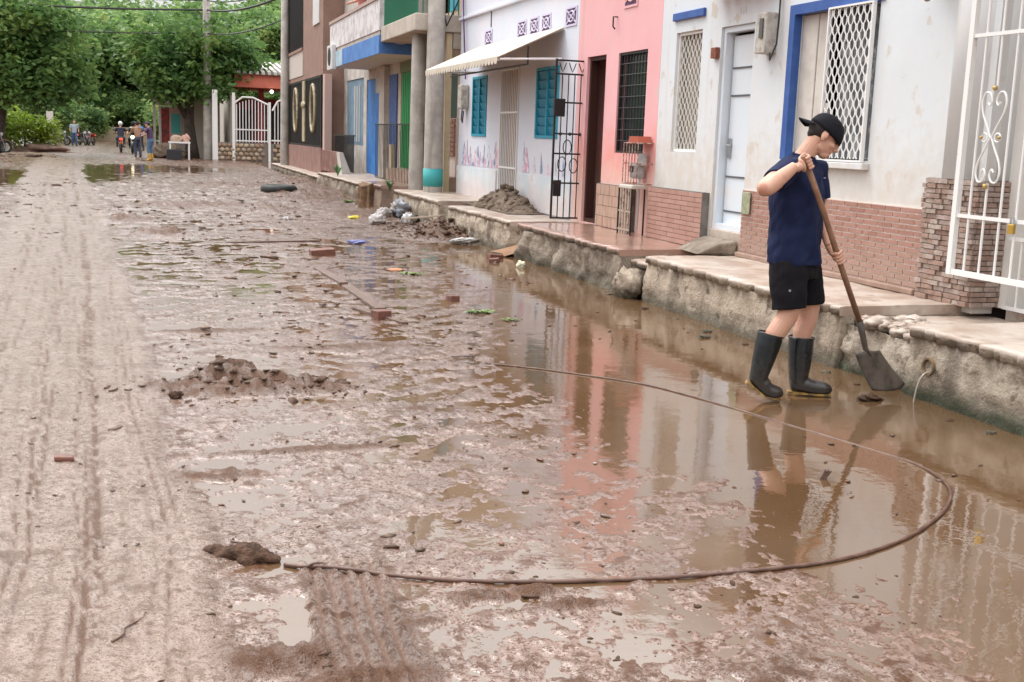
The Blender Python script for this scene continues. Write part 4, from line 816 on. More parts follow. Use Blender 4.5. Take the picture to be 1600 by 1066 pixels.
put(MB().box(.45, 2.15, 62.7, 66, 2.66, 2.8), 'roof', mat('roof_pale', (.5, .47, .44), .6), SB)
put(MB().box(.7, 1.1, 63.2, 63.4, .3, 2.5), 'red_display', mat('red_goods', (.4, .05, .05), .6, ((.15, .05, .05), 5, .45, .55)), SB); put(MB().box(1.2, 1.65, 63.1, 63.3, 1.2, 2.2), 'turquoise_board', mat('turquoise', (.08, .38, .38), .6), SB)
put(MB().box(.30, .42, 62.6, 62.75, 0, 3.7), 'post', mat('pale_cement', (.55, .52, .47), .8), SB)
FB = empty('low_wall', (-4, 116, 0), label='low tan wall across the far end of the street', cat='wall')
put(MB().box(-7.0, 0.5, 115.5, 116, 0, 1.35), 'wall', mat('tan_wall', (.5, .4, .28), .8), FB); put(MB().box(-9.6, -8.2, 112, 115, 0, 2.55), 'pillar', mat('shed_white', (.6, .58, .55), .8), FB)
WP = empty('white_wall', (-8.5, 84, 0), label='short whitewashed wall beside the left hand trees', cat='wall')
put(MB().box(-9.4, -6.4, 84, 84.3, 0, 1.5), 'wall', MATS['shed_white'], WP); put(MB().box(-6.4, -6.0, 83.9, 84.4, 0, 2.3), 'pillar', MATS['shed_white'], WP)
# ================================================================== UTILITY POLES
POLEC = mat('pole_concrete', (.42, .39, .355), .8, ((.31, .28, .255), 3, .4, .62), (25, .4, .012), streak=((.22, .19, .17), 7, .55, .7, .6))
def pole(x, y, z0, h, r0, r1, label, band=None):
    p = empty('utility_pole', (x, y, z0), label=label, cat='pole', group='concrete utility poles')
    MB().lathe([(r0, -.3), (r0, 0), (r1, h)], 18).build('shaft', POLEC, p, smooth=True)
    if band: MB().lathe([(r0*1.02, band[0]), (r0*1.02, band[1])], 18).build('painted_band', mat('teal_band', (.05, .35, .36), .6), p, smooth=True)
    return p
pole(5.26, 21.95, .40, 9, .19, .13, 'thick grey concrete pole with a teal band near its foot', (.18, .52))
pole(5.16, 22.9, .40, 9, .17, .12, 'pale concrete pole standing just behind the teal banded one')
pole(5.02, 45.4, 0, 9, .17, .12, 'slender concrete pole before the white fenced bungalow')
pole(2.86, 59.9, 0, 10, .22, .16, 'concrete pole rising through the crown of the street tree')
def wire(pts, r, label):
    P_ = []
    for a, b in zip(pts[:-1], pts[1:]):
        a, b = Vector(a), Vector(b)
        for t in np.linspace(0, 1, 14)[:-1]: q = a.lerp(b, t); q.z -= 4*t*(1-t)*(b-a).length*.018; P_.append(q)
    P_.append(Vector(pts[-1])); tag(MB().tube(P_, r, 5).build('overhead_wire', DARK), label, 'wire', 'overhead wires')
wire([(-22, 59, 7.4), (2.86, 59.9, 7.2), (5.1, 45.4, 6.6)], .05, 'thickest overhead wire crossing the trees to the slender pole')
wire([(-22, 59.4, 6.3), (2.86, 59.9, 6.1), (5.1, 45.4, 5.75)], .03, 'lowest thin overhead wire crossing in front of the trees')
wire([(-22, 58.6, 7.9), (2.86, 59.9, 7.65), (5.1, 45.4, 6.9)], .03, 'topmost overhead wire crossing in front of the trees')
wire([(5.1, 45.4, 7.4), (5.2, 22.9, 7.2), (5.3, 6, 7.0)], .025, 'overhead wire running along the row of houses')
wire([(5.26, 21.95, 4.6), (5.45, 21.9, 3.6), (5.66, 21.6, 4.2)], .014, 'dark drop wire from the banded pole to the pale blue house')
# ================================================================== VEGETATION
def leaf_material(name, dark, light, yel):
    M = bpy.data.materials.new(name); M.use_nodes = True; nt = M.node_tree; b = nt.nodes['Principled BSDF']; N = nt.nodes.new; L = nt.links.new
    geo = N('ShaderNodeNewGeometry'); at = N('ShaderNodeAttribute'); at.attribute_name = 'tint'
    n = N('ShaderNodeTexNoise'); n.inputs['Scale'].default_value = .55; n.inputs['Detail'].default_value = 3; L(geo.outputs['Position'], n.inputs['Vector'])
    ad = N('ShaderNodeMath'); ad.operation = 'MULTIPLY_ADD'; L(at.outputs['Fac'], ad.inputs[0]); ad.inputs[1].default_value = .55; 
    sb = N('ShaderNodeMath'); sb.operation = 'MULTIPLY_ADD'; L(n.outputs['Fac'], sb.inputs[0]); sb.inputs[1].default_value = 1.6; sb.inputs[2].default_value = -.6
    L(sb.outputs[0], ad.inputs[2])
    r = N('ShaderNodeValToRGB'); e = r.color_ramp.elements; e[0].position = .1; e[0].color = (*dark, 1); e[1].position = .95; e[1].color = (*yel, 1); q = e.new(.55); q.color = (*light, 1)
    L(ad.outputs[0], r.inputs[0]); L(r.outputs[0], b.inputs['Base Color']); b.inputs['Roughness'].default_value = .45; b.inputs['Specular IOR Level'].default_value = .35
    tr = N('ShaderNodeBsdfTranslucent'); L(r.outputs[0], tr.inputs['Color']); mx = N('ShaderNodeMixShader'); mx.inputs[0].default_value = .5
    L(b.outputs[0], mx.inputs[1]); L(tr.outputs[0], mx.inputs[2]); L(mx.outputs[0], nt.nodes['Material Output'].inputs[0]); return M
LEAF = leaf_material('street_leaf', (.06, .135, .042), (.15, .275, .08), (.33, .43, .13))
LEAF2 = leaf_material('wood_leaf', (.09, .17, .065), (.21, .35, .115), (.47, .55, .21))
LEAFY = leaf_material('lime_leaf', (.12, .2, .02), (.25, .36, .04), (.45, .5, .08))
BARK = mat('bark', (.085, .065, .05), .85, ((.05, .038, .03), 5, .4, .6), (18, .8, .03))
def crown(blobs, n, size, seed, droop=.3, per=4, spread=.5):
    g = np.random.default_rng(seed); B_ = np.array(blobs, float); wts = B_[:, 3]*B_[:, 4]*B_[:, 5]; wts = wts**.67; wts /= wts.sum()
    nc = n//per; bi = g.choice(len(B_), nc, p=wts); d = g.normal(size=(nc, 3)); d /= np.linalg.norm(d, axis=1)[:, None]
    lum = 1+.22*np.sin(d[:, 0]*5+bi*1.7)*np.cos(d[:, 2]*4+bi)
    rad = (g.random(nc)**.42)*lum
    c = B_[bi, :3]+d*B_[bi, 3:6]*rad[:, None]
    c = np.repeat(c, per, 0)+g.normal(size=(nc*per, 3))*size*spread; m_ = len(c); tint = np.repeat(g.random(nc), per)*.7+g.random(m_)*.3
    ax = g.normal(size=(m_, 3)); ax[:, 2] = ax[:, 2]*.5-droop; ax /= np.linalg.norm(ax, axis=1)[:, None]
    sd_ = np.cross(ax, g.normal(size=(m_, 3))); sd_ /= np.linalg.norm(sd_, axis=1)[:, None]; nr = np.cross(ax, sd_)
    s = size*(.6+.8*g.random((m_, 1)))
    P0 = c; P1 = c+ax*s*.5+sd_*s*.24+nr*s*.06; P2 = c+ax*s; P3 = c+ax*s*.5-sd_*s*.24+nr*s*.06
    VV = np.stack([P0, P1, P2, P3], 1).reshape(-1, 3); FF = np.arange(m_*4).reshape(-1, 4)
    me = fast_mesh('crown', VV, FF, False); a = me.attributes.new('tint', 'FLOAT', 'POINT'); a.data.foreach_set('value', np.repeat(tint, 4).astype(np.float32)); return me
def trunk_mb(pts, r0, limbs):
    mb = MB(); k = len(pts); mb.tube(pts, [r0*(1-.55*i/(k-1))*(1.25 if i == 0 else 1) for i in range(k)], 9)
    for (i, end) in limbs:
        a = Vector(pts[i]); b = Vector(end); mid = a.lerp(b, .5)+Vector((0, 0, .15*(b-a).length))
        mb.tube([a, a.lerp(mid, .5), mid, mid.lerp(b, .55), b], [r0*.5, r0*.42, r0*.32, r0*.2, r0*.08], 7)
    return mb
def blobs_for(R_, H_, z0, n, seed, br=.42):
    g = np.random.default_rng(seed); o = []
    for i in range(n):
        a = 2*math.pi*i/n*2.4+g.uniform(-.4, .4); q = math.sqrt((i+.5)/n)*R_*.72; z = z0+H_*(.18+.72*g.random()*(1-.35*q/R_))
        s = R_*br*g.uniform(.7, 1.2); o.append((q*math.cos(a), q*math.sin(a), z, s, s, s*.72))
    return o
def tree(name, loc, rz, bl, n, size, lm, tpts, r0, limbs, label, group, seed):
    t = empty(name, loc, rz, label, 'tree', group)
    trunk_mb(tpts, r0, limbs).build('trunk', BARK, t, smooth=True); link('crown', crown(bl, n, size, seed), lm, t); return t
# street tree right of the lane, beside the pole
bl = [(-.2, 0, 4.9, 2.3, 2.2, 1.5), (1.6, .3, 4.6, 1.9, 1.9, 1.5), (-1.5, -.2, 4.5, 1.7, 1.7, 1.4), (.6, -.6, 6.0, 2.0, 1.8, 1.2), (2.6, 0, 5.2, 1.3, 1.3, 1.1), (-.6, -.8, 3.6, 1.3, 1.1, .8), (.9, -.9, 3.5, 1.1, 1.0, .75), (-2.2, .2, 5.6, 1.2, 1.2, 1), (-1.3, -.6, 3.3, .8, .8, .6)]
tree('street_tree', (2.15, 61.0, 0), 0, bl, 10500, .33, LEAF, [(0, 0, -.2), (-.05, 0, .8), (-.15, 0, 1.8), (-.1, 0, 2.9), (.1, 0, 4.4), (.2, 0, 5.8)], .33, [(2, (-1.6, -.3, 3.6)), (3, (1.7, 0, 4.6)), (3, (-.8, .5, 4.8)), (4, (1.0, -.4, 6.0))], 'dark green street tree with leaning trunk between shed and pole', None, 3)
# big dark tree at the left edge
bl = [(0, 0, 4.6, 3.0, 2.6, 2.0), (2.4, -.3, 4.6, 2.0, 1.9, 1.7), (1.0, -.6, 6.6, 2.4, 2.2, 1.4), (-2.4, 0, 5, 2.2, 2, 1.7), (3.1, -.2, 3.4, 1.3, 1.2, 1.0), (1.8, -.8, 3.0, 1.3, 1.2, .8), (.2, -1, 3.0, 1.4, 1.2, .8), (2.6, 0, 6.2, 1.5, 1.4, 1.1), (-1, 0, 7.2, 2, 2, 1.2)]
tree('street_tree', (-6.7, 61, 0), 0, bl, 12500, .35, LEAF, [(-.2, 0, -.2), (-.1, 0, 1), (.1, 0, 2.2), (.2, 0, 3.6), (.1, 0, 5.5)], .3, [(2, (2.2, -.3, 4)), (2, (-1.8, 0, 4.2)), (3, (1.5, 0, 5.8))], 'broad dark tree overhanging the left edge of the street', None, 4)
# tall trees closing the view: three kinds, copied
WOODG = 'tall trees of the wood behind the street'
pa = tree('tall_tree', (-3.5, 130, 0), 0, blobs_for(5.2, 9, 3.0, 13, 21), 13000, .52, LEAF2, [(0, 0, -.3), (.1, 0, 3), (-.1, .1, 6), (.1, 0, 9.5)], .32, [(1, (2.5, 0, 6)), (1, (-2.2, 1, 6.5)), (2, (1.5, -1.5, 9)), (2, (-2, -.5, 9))], 'tall green tree of the wood straight behind the far end of the lane', WOODG, 5)
pb = tree('tall_tree', (6.0, 106, 0), 0, blobs_for(4.6, 10, 2.2, 14, 22, .38), 13000, .46, LEAF2, [(0, 0, -.3), (-.2, 0, 3), (.1, .1, 6), (0, 0, 10)], .28, [(1, (2.2, 0, 5.5)), (1, (-2, 1, 6)), (2, (1.8, -1, 9)), (2, (-1.8, -.5, 9.5))], 'tall loose crowned tree of the wood above the shed roof', WOODG, 6)
pc = tree('tall_tree', (-11, 90, 0), 0, blobs_for(5.6, 8, 2.4, 12, 23, .46), 13000, .5, LEAF2, [(0, 0, -.3), (.2, 0, 2.5), (0, .1, 5), (.2, 0, 8)], .34, [(1, (2.8, 0, 5)), (1, (-2.6, 1, 5)), (2, (2, -1.5, 8)), (2, (-2, -.5, 8))], 'tall dark tree of the wood rising behind the broad left hand tree', WOODG, 7)
for src, x, y, s, rz, lb in [(pb, -11, 120, 1.25, 1.2, 'tall loose tree of the wood behind the whitewashed wall'), (pc, 2, 130, 1.35, 2.2, 'dark tall tree of the wood behind the far tan wall'), (pa, 8.2, 96, 1.1, .7, 'tall green tree of the wood seen left of the slender pole'),
        (pa, 12.5, 84, .95, 2.9, 'tall green tree of the wood behind the bungalow roof'), (pb, 9.3, 78, .82, 4, 'smaller loose tree just behind the bungalow roof ridge'), (pc, 16.5, 100, 1.25, 1, 'tall dark tree of the wood behind the brown house'),
        (pa, -14.5, 108, 1.3, 3.6, 'tall green tree of the wood at the far left'), (pb, -18, 96, 1.2, 5, 'loose tall tree of the wood beyond the left edge'), (pc, -5, 122, 1.35, .3, 'deepest dark tree of the wood above the motorcyclists'), (pa, 5, 124, 1.4, 5.2, 'highest green tree of the wood above the street tree'), (pb, 14, 118, 1.4, 2.4, 'highest loose tree of the wood left of the brown house'),
        (pc, 5.6, 82, .62, 3.1, 'low dark tree filling the gap behind the bungalow fence'), (pc, -2.2, 118, .55, 1.9, 'low rounded dark tree behind the far tan wall'), (pc, -6.2, 117, .5, .9, 'low dark tree left of the far tan wall')]:
    c = copy_tree(src); c.location = (x, y, 0); c.rotation_euler[2] = rz; c.scale = (s, s, s); c['label'] = lb
hg = MB(); ny_, nx_ = 14, 30
for i in range(ny_):
    for j in range(nx_): 
        x = -140+280*j/(nx_-1); y = 126+12*i; hg.v.append((x, y, 22*min(1, (i/9))**1.1+2*math.sin(x*.06+i)))
for i in range(ny_-1):
    for j in range(nx_-1): a = i*nx_+j; hg.f.append((a, a+1, a+nx_+1, a+nx_))
tag(hg.build('hillside', mat('hill_green', (.06, .09, .03), .9, ((.1, .13, .05), .3, .4, .6)), smooth=True), kind='structure')
g = np.random.default_rng(77); bl = []
for k in range(150):
    x = g.uniform(-60, 70); y = 128+g.random()*70; z = 22*min(1, (y-126)/108)**1.1; s = g.uniform(3.2, 6); bl.append((x, y, z+s*.8, s, s, s*.95))
tag(link('hillside_wood', crown(bl, 64000, 1.0, 78, .2), LEAF2), 'dense green wood covering the hillside behind the street', 'wood', kind='stuff')
bs = empty('bush', (-6.2, 66, 0), 0, 'bright lime green bush under the left hand tree', 'bush')
link('foliage', crown([(0, 0, 1.3, 1.6, .9, .9), (1.0, 0, 1.0, .9, .7, .8), (-1.2, 0, 1.1, 1.1, .8, .9)], 3500, .22, 9), LEAFY, bs); MB().tube([(0, 0, -.1), (.1, 0, .6), (0, 0, 1.3)], .05, 6).build('stem', BARK, bs)
bs_pale = bs.children[0].data.copy(); bs_pale.materials[0] = LEAF2
for (x, y, sc_, lb) in [(-9.5, 104, 1.9, 'pale green bush left of the white pillar at the street end'), (-5.6, 112, 1.6, 'pale green bush before the low dark tree at the street end'), (-1.0, 118.5, 2.0, 'pale green bush behind the far tan wall'), (1.8, 108, 2.1, 'pale green bush right of the far tan wall'), (4.2, 96, 1.8, 'pale green bush behind the shed')]:
    c = copy_tree(bs); c.location = (x, y, 0); c.scale = (sc_, sc_, sc_); c.rotation_euler[2] = x; c['label'] = lb
    for ch in c.children:
        if ch.name.startswith('foliage'): ch.data = bs_pale
for k, (x, y, s, lb) in enumerate([(-7.3, 104, 1.0, 'spiky green plant beside the white pillar at the street end'), (4.75, 30.5, .2, 'small leafy weed on the kerb before the blue house'), (4.6, 22.85, .16, 'small weed at the foot of the two concrete poles')]):
    pl = empty('plant', (x, y, 0 if k == 0 else .42), 0, lb, 'plant'); mb = MB()
    for q in range(26):
        a = rnd.uniform(0, 6.28); ln = s*rnd.uniform(.9, 2); w_ = .05*s*2; d = Vector((math.cos(a), math.sin(a), 0)); e = Vector((-d.y, d.x, 0))*w_
        p0 = Vector((0, 0, 0)); p1 = d*ln*.25+Vector((0, 0, ln*.6)); p2 = d*ln*.6+Vector((0, 0, ln*.8)); mb.add([p0-e*.4, p0+e*.4, p1+e, p1-e, p2], [(0, 1, 2, 3), (3, 2, 4)])
    mb.build('leaves', mat('blade_green', (.07, .17, .05), .5), pl)
# ================================================================== THE MAN WITH THE SHOVEL
def remesh(mb, voxel, it=4, fac=.5):
    me = mb.mesh('tmp'); o = bpy.data.objects.new('tmp', me); COL.objects.link(o)
    r = o.modifiers.new('r', 'REMESH'); r.mode = 'VOXEL'; r.voxel_size = voxel; r.adaptivity = 0
    s = o.modifiers.new('s', 'SMOOTH'); s.factor = fac; s.iterations = it
    dg = bpy.context.evaluated_depsgraph_get(); m2 = bpy.data.meshes.new_from_object(o.evaluated_get(dg)); bpy.data.objects.remove(o); shade(m2); return m2
def vtx(me):
    a = np.empty(len(me.vertices)*3, np.float32); me.vertices.foreach_get('co', a); return a.reshape(-1, 3)
def wrinkle(me, amp, fx, fz, seed):
    v = vtx(me); n = np.empty(len(me.vertices)*3, np.float32); me.vertices.foreach_get('normal', n); n = n.reshape(-1, 3)
    a = np.arctan2(v[:, 1], v[:, 0]+.05)
    d = amp*(noise(a*fx+v[:, 2]*4, v[:, 2]*fz, seed)+.5*noise(a*fx*2.3-v[:, 2]*7, v[:, 2]*fz*2, seed+1))
    me.vertices.foreach_set('co', (v+n*d[:, None]).astype(np.float32).ravel()); me.update()
def ell(c, l, d, a, b, n=20):
    return [(c[0]+l[0]*a*math.cos(t)+d[0]*b*math.sin(t), c[1]+l[1]*a*math.cos(t)+d[1]*b*math.sin(t), c[2]) for t in [2*math.pi*k/n for k in range(n)]]
def grip(mb, c, axis, wrist, rh, flip=1):
    c = Vector(c); a = Vector(axis).normalized(); w_ = Vector(wrist)-c; p = (w_-a*w_.dot(a)).normalized(); q = a.cross(p)*flip
    mb.ball(c+p*(rh+.017), .026, .045, .017, 12, 8, Matrix((q, a, p)).transposed())
    mb.tube([Vector(wrist), c+p*(rh+.034)+(Vector(wrist)-c)*.25, c+p*(rh+.02)], [.026, .026, .022], 10)
    for k, (off, L_) in enumerate(((.033, 1), (.011, 1.06), (-.011, 1.0), (-.032, .85))):
        pts = []
        for t in np.linspace(55, 55+215*L_, 9): th = R(t); rr_ = rh+.0085+(.006 if 90 < t < 130 else 0); pts.append(c+a*off+(p*math.cos(th)+q*math.sin(th))*rr_)
        mb.tube(pts, [.0098, .0102, .0102, .0098, .0096, .0092, .009, .0085, .0065], 7)
    pts = [c+a*(.03+.004*i)+(p*math.cos(R(t))+q*math.sin(R(t)))*(rh+.011) for i, t in enumerate((-35, -70, -105, -140, -165))]
    mb.tube(pts, [.012, .0115, .0105, .0095, .007], 7)
MAN = empty('person', (3.84, 6.22, 0.0), -yaw, 'man in navy T-shirt, black shorts, backward cap and rubber boots shovelling mud', 'person')
SKIN = mat('skin', (.55, .315, .225), .5, ((.60, .34, .25), 18, .4, .65), (90, .25, .003), spec=.4, noise2=((.48, .22, .15), 9, .55, .75))
MATS['skin'].node_tree.nodes['Principled BSDF'].inputs['Subsurface Weight'].default_value = .12; MATS['skin'].node_tree.nodes['Principled BSDF'].inputs['Subsurface Radius'].default_value = (.01, .004, .002)
pit = R(32); hf = Vector((math.cos(pit), -.16, -math.sin(pit))).normalized(); hu = Vector((math.sin(pit), 0, math.cos(pit))); hl = hu.cross(hf).normalized(); hu = hf.cross(hl).normalized()
HM = Matrix((hf, hl, hu)).transposed(); HO = Vector((.074, -.01, 1.624))
def hp(x, y, z): return HO+HM @ Vector((x, y, z))
sh0, sh1 = Vector((-.112, -.286, 1.500)), Vector((.401, .03, .469)); sax = (sh1-sh0).normalized()
def on_shaft(z): t = (z-sh0.z)/(sh1.z-sh0.z); return sh0.lerp(sh1, t)
cR = on_shaft(1.462); cL = on_shaft(.90)
b = MB()
b.ball(hp(-.012, 0, .03), .096, .075, .092, 20, 14, HM); b.ball(hp(.028, 0, -.035), .063, .058, .085, 18, 12, HM); b.ball(hp(.054, 0, -.095), .036, .036, .031, 14, 9, HM); b.ball(hp(.012, 0, -.075), .05, .053, .035, 14, 9, HM)
b.tube([hp(.082, 0, .005), hp(.099, 0, -.02), hp(.109, 0, -.04), hp(.09, 0, -.052)], [.009, .011, .014, .01], 9)
for s in (-1, 1):
    b.ball(hp(.078, s*.03, .014), .017, .024, .011, 10, 7, HM); b.ball(hp(.06, s*.038, -.032), .026, .02, .022, 10, 7, HM); b.ball(hp(.098, s*.011, -.044), .009, .008, .007, 8, 6, HM)
    b.ball(hp(-.006, s*.078, -.010), .021, .010, .033, 12, 8, HM @ Matrix.Rotation(s*.3, 3, 'Z')); b.ball(hp(-.002, s*.077, -.038), .010, .008, .012, 8, 6, HM)
b.ball(hp(.083, 0, -.066), .012, .022, .0065, 10, 7, HM); b.ball(hp(.081, 0, -.078), .012, .019, .0075, 10, 7, HM)
b.tube([(-.065, .0, 1.42), (-.045, 0, 1.49), hp(-.03, 0, -.07), hp(-.022, 0, -.03)], [.072, .060, .054, .055], 16)
b.loft([ell((-.055, 0, z), (.6, .8), (.8, -.6), a, d) for z, a, d in ((.82, .15, .1), (1.0, .145, .09), (1.2, .16, .1), (1.36, .165, .1), (1.45, .09, .07))])
shR_, elR, wrR = Vector((-.185, -.165, 1.405)), Vector((-.345, -.385, 1.300)), Vector((-.165, -.318, 1.440))
b.tube(smooth_path([shR_, shR_.lerp(elR, .45), elR+Vector((.018, .03, .02)), elR+Vector((-.004, -.004, .006)), elR.lerp(wrR, .14)+Vector((0, -.006, -.002)), elR.lerp(wrR, .38), elR.lerp(wrR, .7), wrR], 3), np.interp(np.linspace(0, 1, 22), [0, .14, .3, .43, .55, .7, .86, 1], [.058, .058, .053, .047, .047, .049, .039, .030]), 16)
shL_, elL, wrL = Vector((.075, .145, 1.405)), Vector((.13, .13, 1.13)), Vector((.152, -.02, .958))
b.tube([shL_, shL_.lerp(elL, .4), elL], [.055, .05, .04], 14); b.tube([elL, elL.lerp(wrL, .3), elL.lerp(wrL, .7), wrL], [.041, .043, .033, .027], 14)
grip(b, cR, sax*-1, wrR, .0175, 1); grip(b, cL, sax*-1, wrL, .0175, -1)
b.tube([(-.10, -.09, .86), (-.10, -.11, .68), (-.088, -.122, .565), (-.115, -.125, .50), (-.165, -.13, .42), (-.21, -.13, .30)], [.095, .085, .067, .062, .06, .05], 16); b.ball((-.072, -.122, .535), .043, .05, .05)
b.tube([(.01, .09, .86), (.06, .095, .68), (.088, .1, .545), (.085, .1, .49), (.06, .1, .40), (.05, .095, .28)], [.095, .085, .066, .061, .06, .05], 16); b.ball((.108, .1, .53), .04, .05, .05)
body = link('body', remesh(b, .0042, 3), SKIN, MAN)
for s in (-1, 1):
    link('eye', MB().ball(hp(.079, s*.031, -.006), .010, .012, .008, 10, 7, HM).mesh('eye', True), mat('eye_dark', (.04, .025, .02), .3), MAN)
    mb = MB().tube([hp(.094, s*.014, .021), hp(.093, s*.03, .027), hp(.078, s*.048, .02)], [.004, .005, .003], 6); link('eyebrow', mb.mesh('eyebrow', True), mat('hair_dark', (.018, .012, .01), .6), MAN)
mb = MB(); mb.ball(hp(-.024, 0, .024), .096, .0770, .084, 22, 14, HM); mb.ball(hp(-.070, 0, -.028), .032, .050, .034, 14, 9, HM)
link('hair', remesh(mb, .005, 2), MATS['hair_dark'], MAN)
# cap worn backwards
mb = MB(); rings = []
for i in range(9):
    t = i/8*math.pi/2; z = .012+.112*math.sin(t)*1.0; k = math.cos(t)**.85 if i < 8 else .02
    rings.append([hp(-.010+.113*k*math.cos(a)+ (.006 if math.cos(a) > .6 else 0)*k, .090*k*math.sin(a), z-.018*math.cos(a)*(1-i/8)) for a in [2*math.pi*j/24 for j in range(24)]])
mb.loft(rings); CAPM = mat('black_cap', (.007, .007, .010), .8, ((.012, .012, .016), 60, .4, .6), (300, .3, .002), spec=.15); cap = link('cap', mb.mesh('cap', True), CAPM, MAN)
mb = MB(); top_, bot_ = [], []
for i in range(6):
    q = i/5; row = []
    for j in range(11):
        a = (j/10-.5)*2.0; x = -.085-.020*math.cos(a)-q*.088*(math.cos(a*1.35)**.6); y = .090*math.sin(a)*(1-.10*q); row.append(hp(x, y, .030-.018*(1-math.cos(a*1.1))*1.6-.026*q))
    top_.append(row)
V_ = [p for r_ in top_ for p in r_]; F_ = [(i*11+j, i*11+j+1, (i+1)*11+j+1, (i+1)*11+j) for i in range(5) for j in range(10)]
br = link('brim', MB().add(V_, F_).mesh('brim', True), CAPM, cap); sm = br.modifiers.new('t', 'SOLIDIFY'); sm.thickness = .005
link('button', MB().ball(hp(-.01, 0, .125), .008).mesh('button', True), CAPM, cap)
# T-shirt
NAVY = mat('navy_cotton', (.006, .011, .044), .85, ((.010, .017, .058), 9, .4, .65), (260, .25, .002), spec=.25)
mb = MB(); L_, D_ = (.6, .8), (.8, -.6)
mb.loft([ell(c, L_, D_, a, d, 28) for c, a, d in (((-.052, 0, .842), .198, .158), ((-.052, 0, .86), .2, .16), ((-.056, 0, .95), .193, .152), ((-.062, 0, 1.08), .19, .150), ((-.066, 0, 1.2), .196, .152), ((-.068, 0, 1.31), .202, .150), ((-.066, -.005, 1.40), .20, .125), ((-.06, -.005, 1.455), .145, .095), ((-.055, 0, 1.49), .082, .074), ((-.05, 0, 1.505), .072, .068))])
mb.tube([Vector((-.10, -.06, 1.40)), shR_+Vector((.01, .01, .005)), shR_.lerp(elR, .25), shR_.lerp(elR, .46), shR_.lerp(elR, .52)], [.085, .085, .08, .077, .076], 18)
mb.tube([Vector((0, .07, 1.40)), shL_, shL_.lerp(elL, .3), shL_.lerp(elL, .62)], [.083, .082, .074, .07], 18)
sm_ = remesh(mb, .006, 5); wrinkle(sm_, .012, 1.4, 6, 300); shirt = link('t_shirt', sm_, NAVY, MAN)
link('collar', MB().tube([(-.048+.0+.6*.068*math.cos(a)+.8*.062*math.sin(a), .8*.068*math.cos(a)-.6*.062*math.sin(a), 1.503-.012*math.sin(a)) for a in np.linspace(0, 2*math.pi, 25)[:-1]], .008, 6, closed=True).mesh('collar', True), NAVY, shirt)
link('chest_logo', MB().obox((.083, -.045, 1.372), .012, .005, .008, (0, 0, -.64)).mesh('chest_logo'), mat('pale_print', (.25, .28, .36), .6), shirt)
# shorts
mb = MB(); mb.loft([ell((-.05, 0, z), L_, D_, a, d, 24) for z, a, d in ((.76, .175, .14), (.86, .18, .142), (.93, .165, .13))])
mb.tube([(-.10, -.075, .86), (-.10, -.10, .72), (-.093, -.115, .60), (-.09, -.118, .575)], [.115, .112, .104, .103], 20); mb.tube([(.01, .075, .86), (.055, .09, .72), (.078, .095, .615), (.08, .096, .59)], [.112, .107, .098, .097], 20)
ms = remesh(mb, .006, 4); wrinkle(ms, .006, 1.6, 7, 320); shorts = link('shorts', ms, mat('black_shorts', (.006, .0055, .008), .8, ((.010, .009, .012), 12, .4, .6), (200, .2, .002), spec=.15), MAN)
link('pocket_mark', MB().obox((-.118, -.222, .70), .012, .004, .012, (0, 0, .1)).mesh('pocket_mark'), mat('pale_print', (.25, .28, .36), .6), shorts)
# rubber boots
RUB = mat('boot_rubber', (.004, .008, .010), .22, ((.010, .014, .018), 6, .4, .6), (60, .12, .004), dirt=((.07, .05, .038), .08, .28, 22, .4), noise2=((.03, .025, .02), 26, .62, .7), spec=.5); SOLE = mat('yellow_sole', (.40, .25, .06), .6, ((.14, .09, .05), 18, .42, .56))
def boot(top, ank, heel, ball_, toe, rt):
    mb = MB(); top, ank, heel, ball_, toe = map(Vector, (top, ank, heel, ball_, toe)); dn = (ank-top).normalized()
    mb.tube([top, top.lerp(ank, .3), top.lerp(ank, .7), ank, ank.lerp((heel+ball_)/2, .5)], [rt, rt*.98, rt*.86, rt*.74, rt*.68], 20)
    fw = (toe-heel).normalized(); up = Vector((0, 0, 1)); up = (up-fw*up.dot(fw)).normalized()
    mb.tube([heel+fw*.012+up*.048, heel.lerp(ball_, .3)+up*.055, heel.lerp(ball_, .7)+up*.052, ball_+up*.042, ball_.lerp(toe, .6)+up*.036, toe-fw*.02+up*.03, toe+up*.022], [.038, .047, .05, .047, .043, .033, .014], 16)
    o = link('boot', remesh(mb, .006, 4), RUB, MAN)
    link('top_rim', MB().tube([top+Vector((rt*math.cos(a), rt*math.sin(a), rt*math.cos(a)*(-dn.x/dn.z))) for a in np.linspace(0, 2*math.pi, 21)[:-1]], .005, 6, closed=True).mesh('top_rim', True), RUB, o)
    sd_ = fw.cross(up).normalized(); prof = [(0, .026), (.04, .036), (.10, .034), (.17, .042), (.225, .038), (.25, .018)]; Lh = (ball_-heel).length; Lt = (toe-heel).length
    def pt(s, lat, h):
        c = heel.lerp(ball_, min(1, s*.25/.17*1.0/.25*.17/.17)) if False else (heel.lerp(ball_, s/.17) if s <= .17 else ball_.lerp(toe, (s-.17)/.08)); return c+sd_*lat+up*h
    rings = [[pt(s, -w_, -.006-(.010 if s < .075 else 0)), pt(s, w_, -.006-(.010 if s < .075 else 0)), pt(s, w_*1.02, .006), pt(s, -w_*1.02, .006)] for s, w_ in prof]
    link('sole', MB().loft(rings).mesh('sole'), SOLE, o)
boot((-.192, -.13, .418), (-.243, -.13, .175), (-.318, -.13, .118), (-.205, -.13, .030), (-.105, -.13, .012), .079)
boot((.056, .10, .368), (.052, .085, .10), (-.012, .083, .018), (.15, .07, .012), (.262, .06, .012), .081)
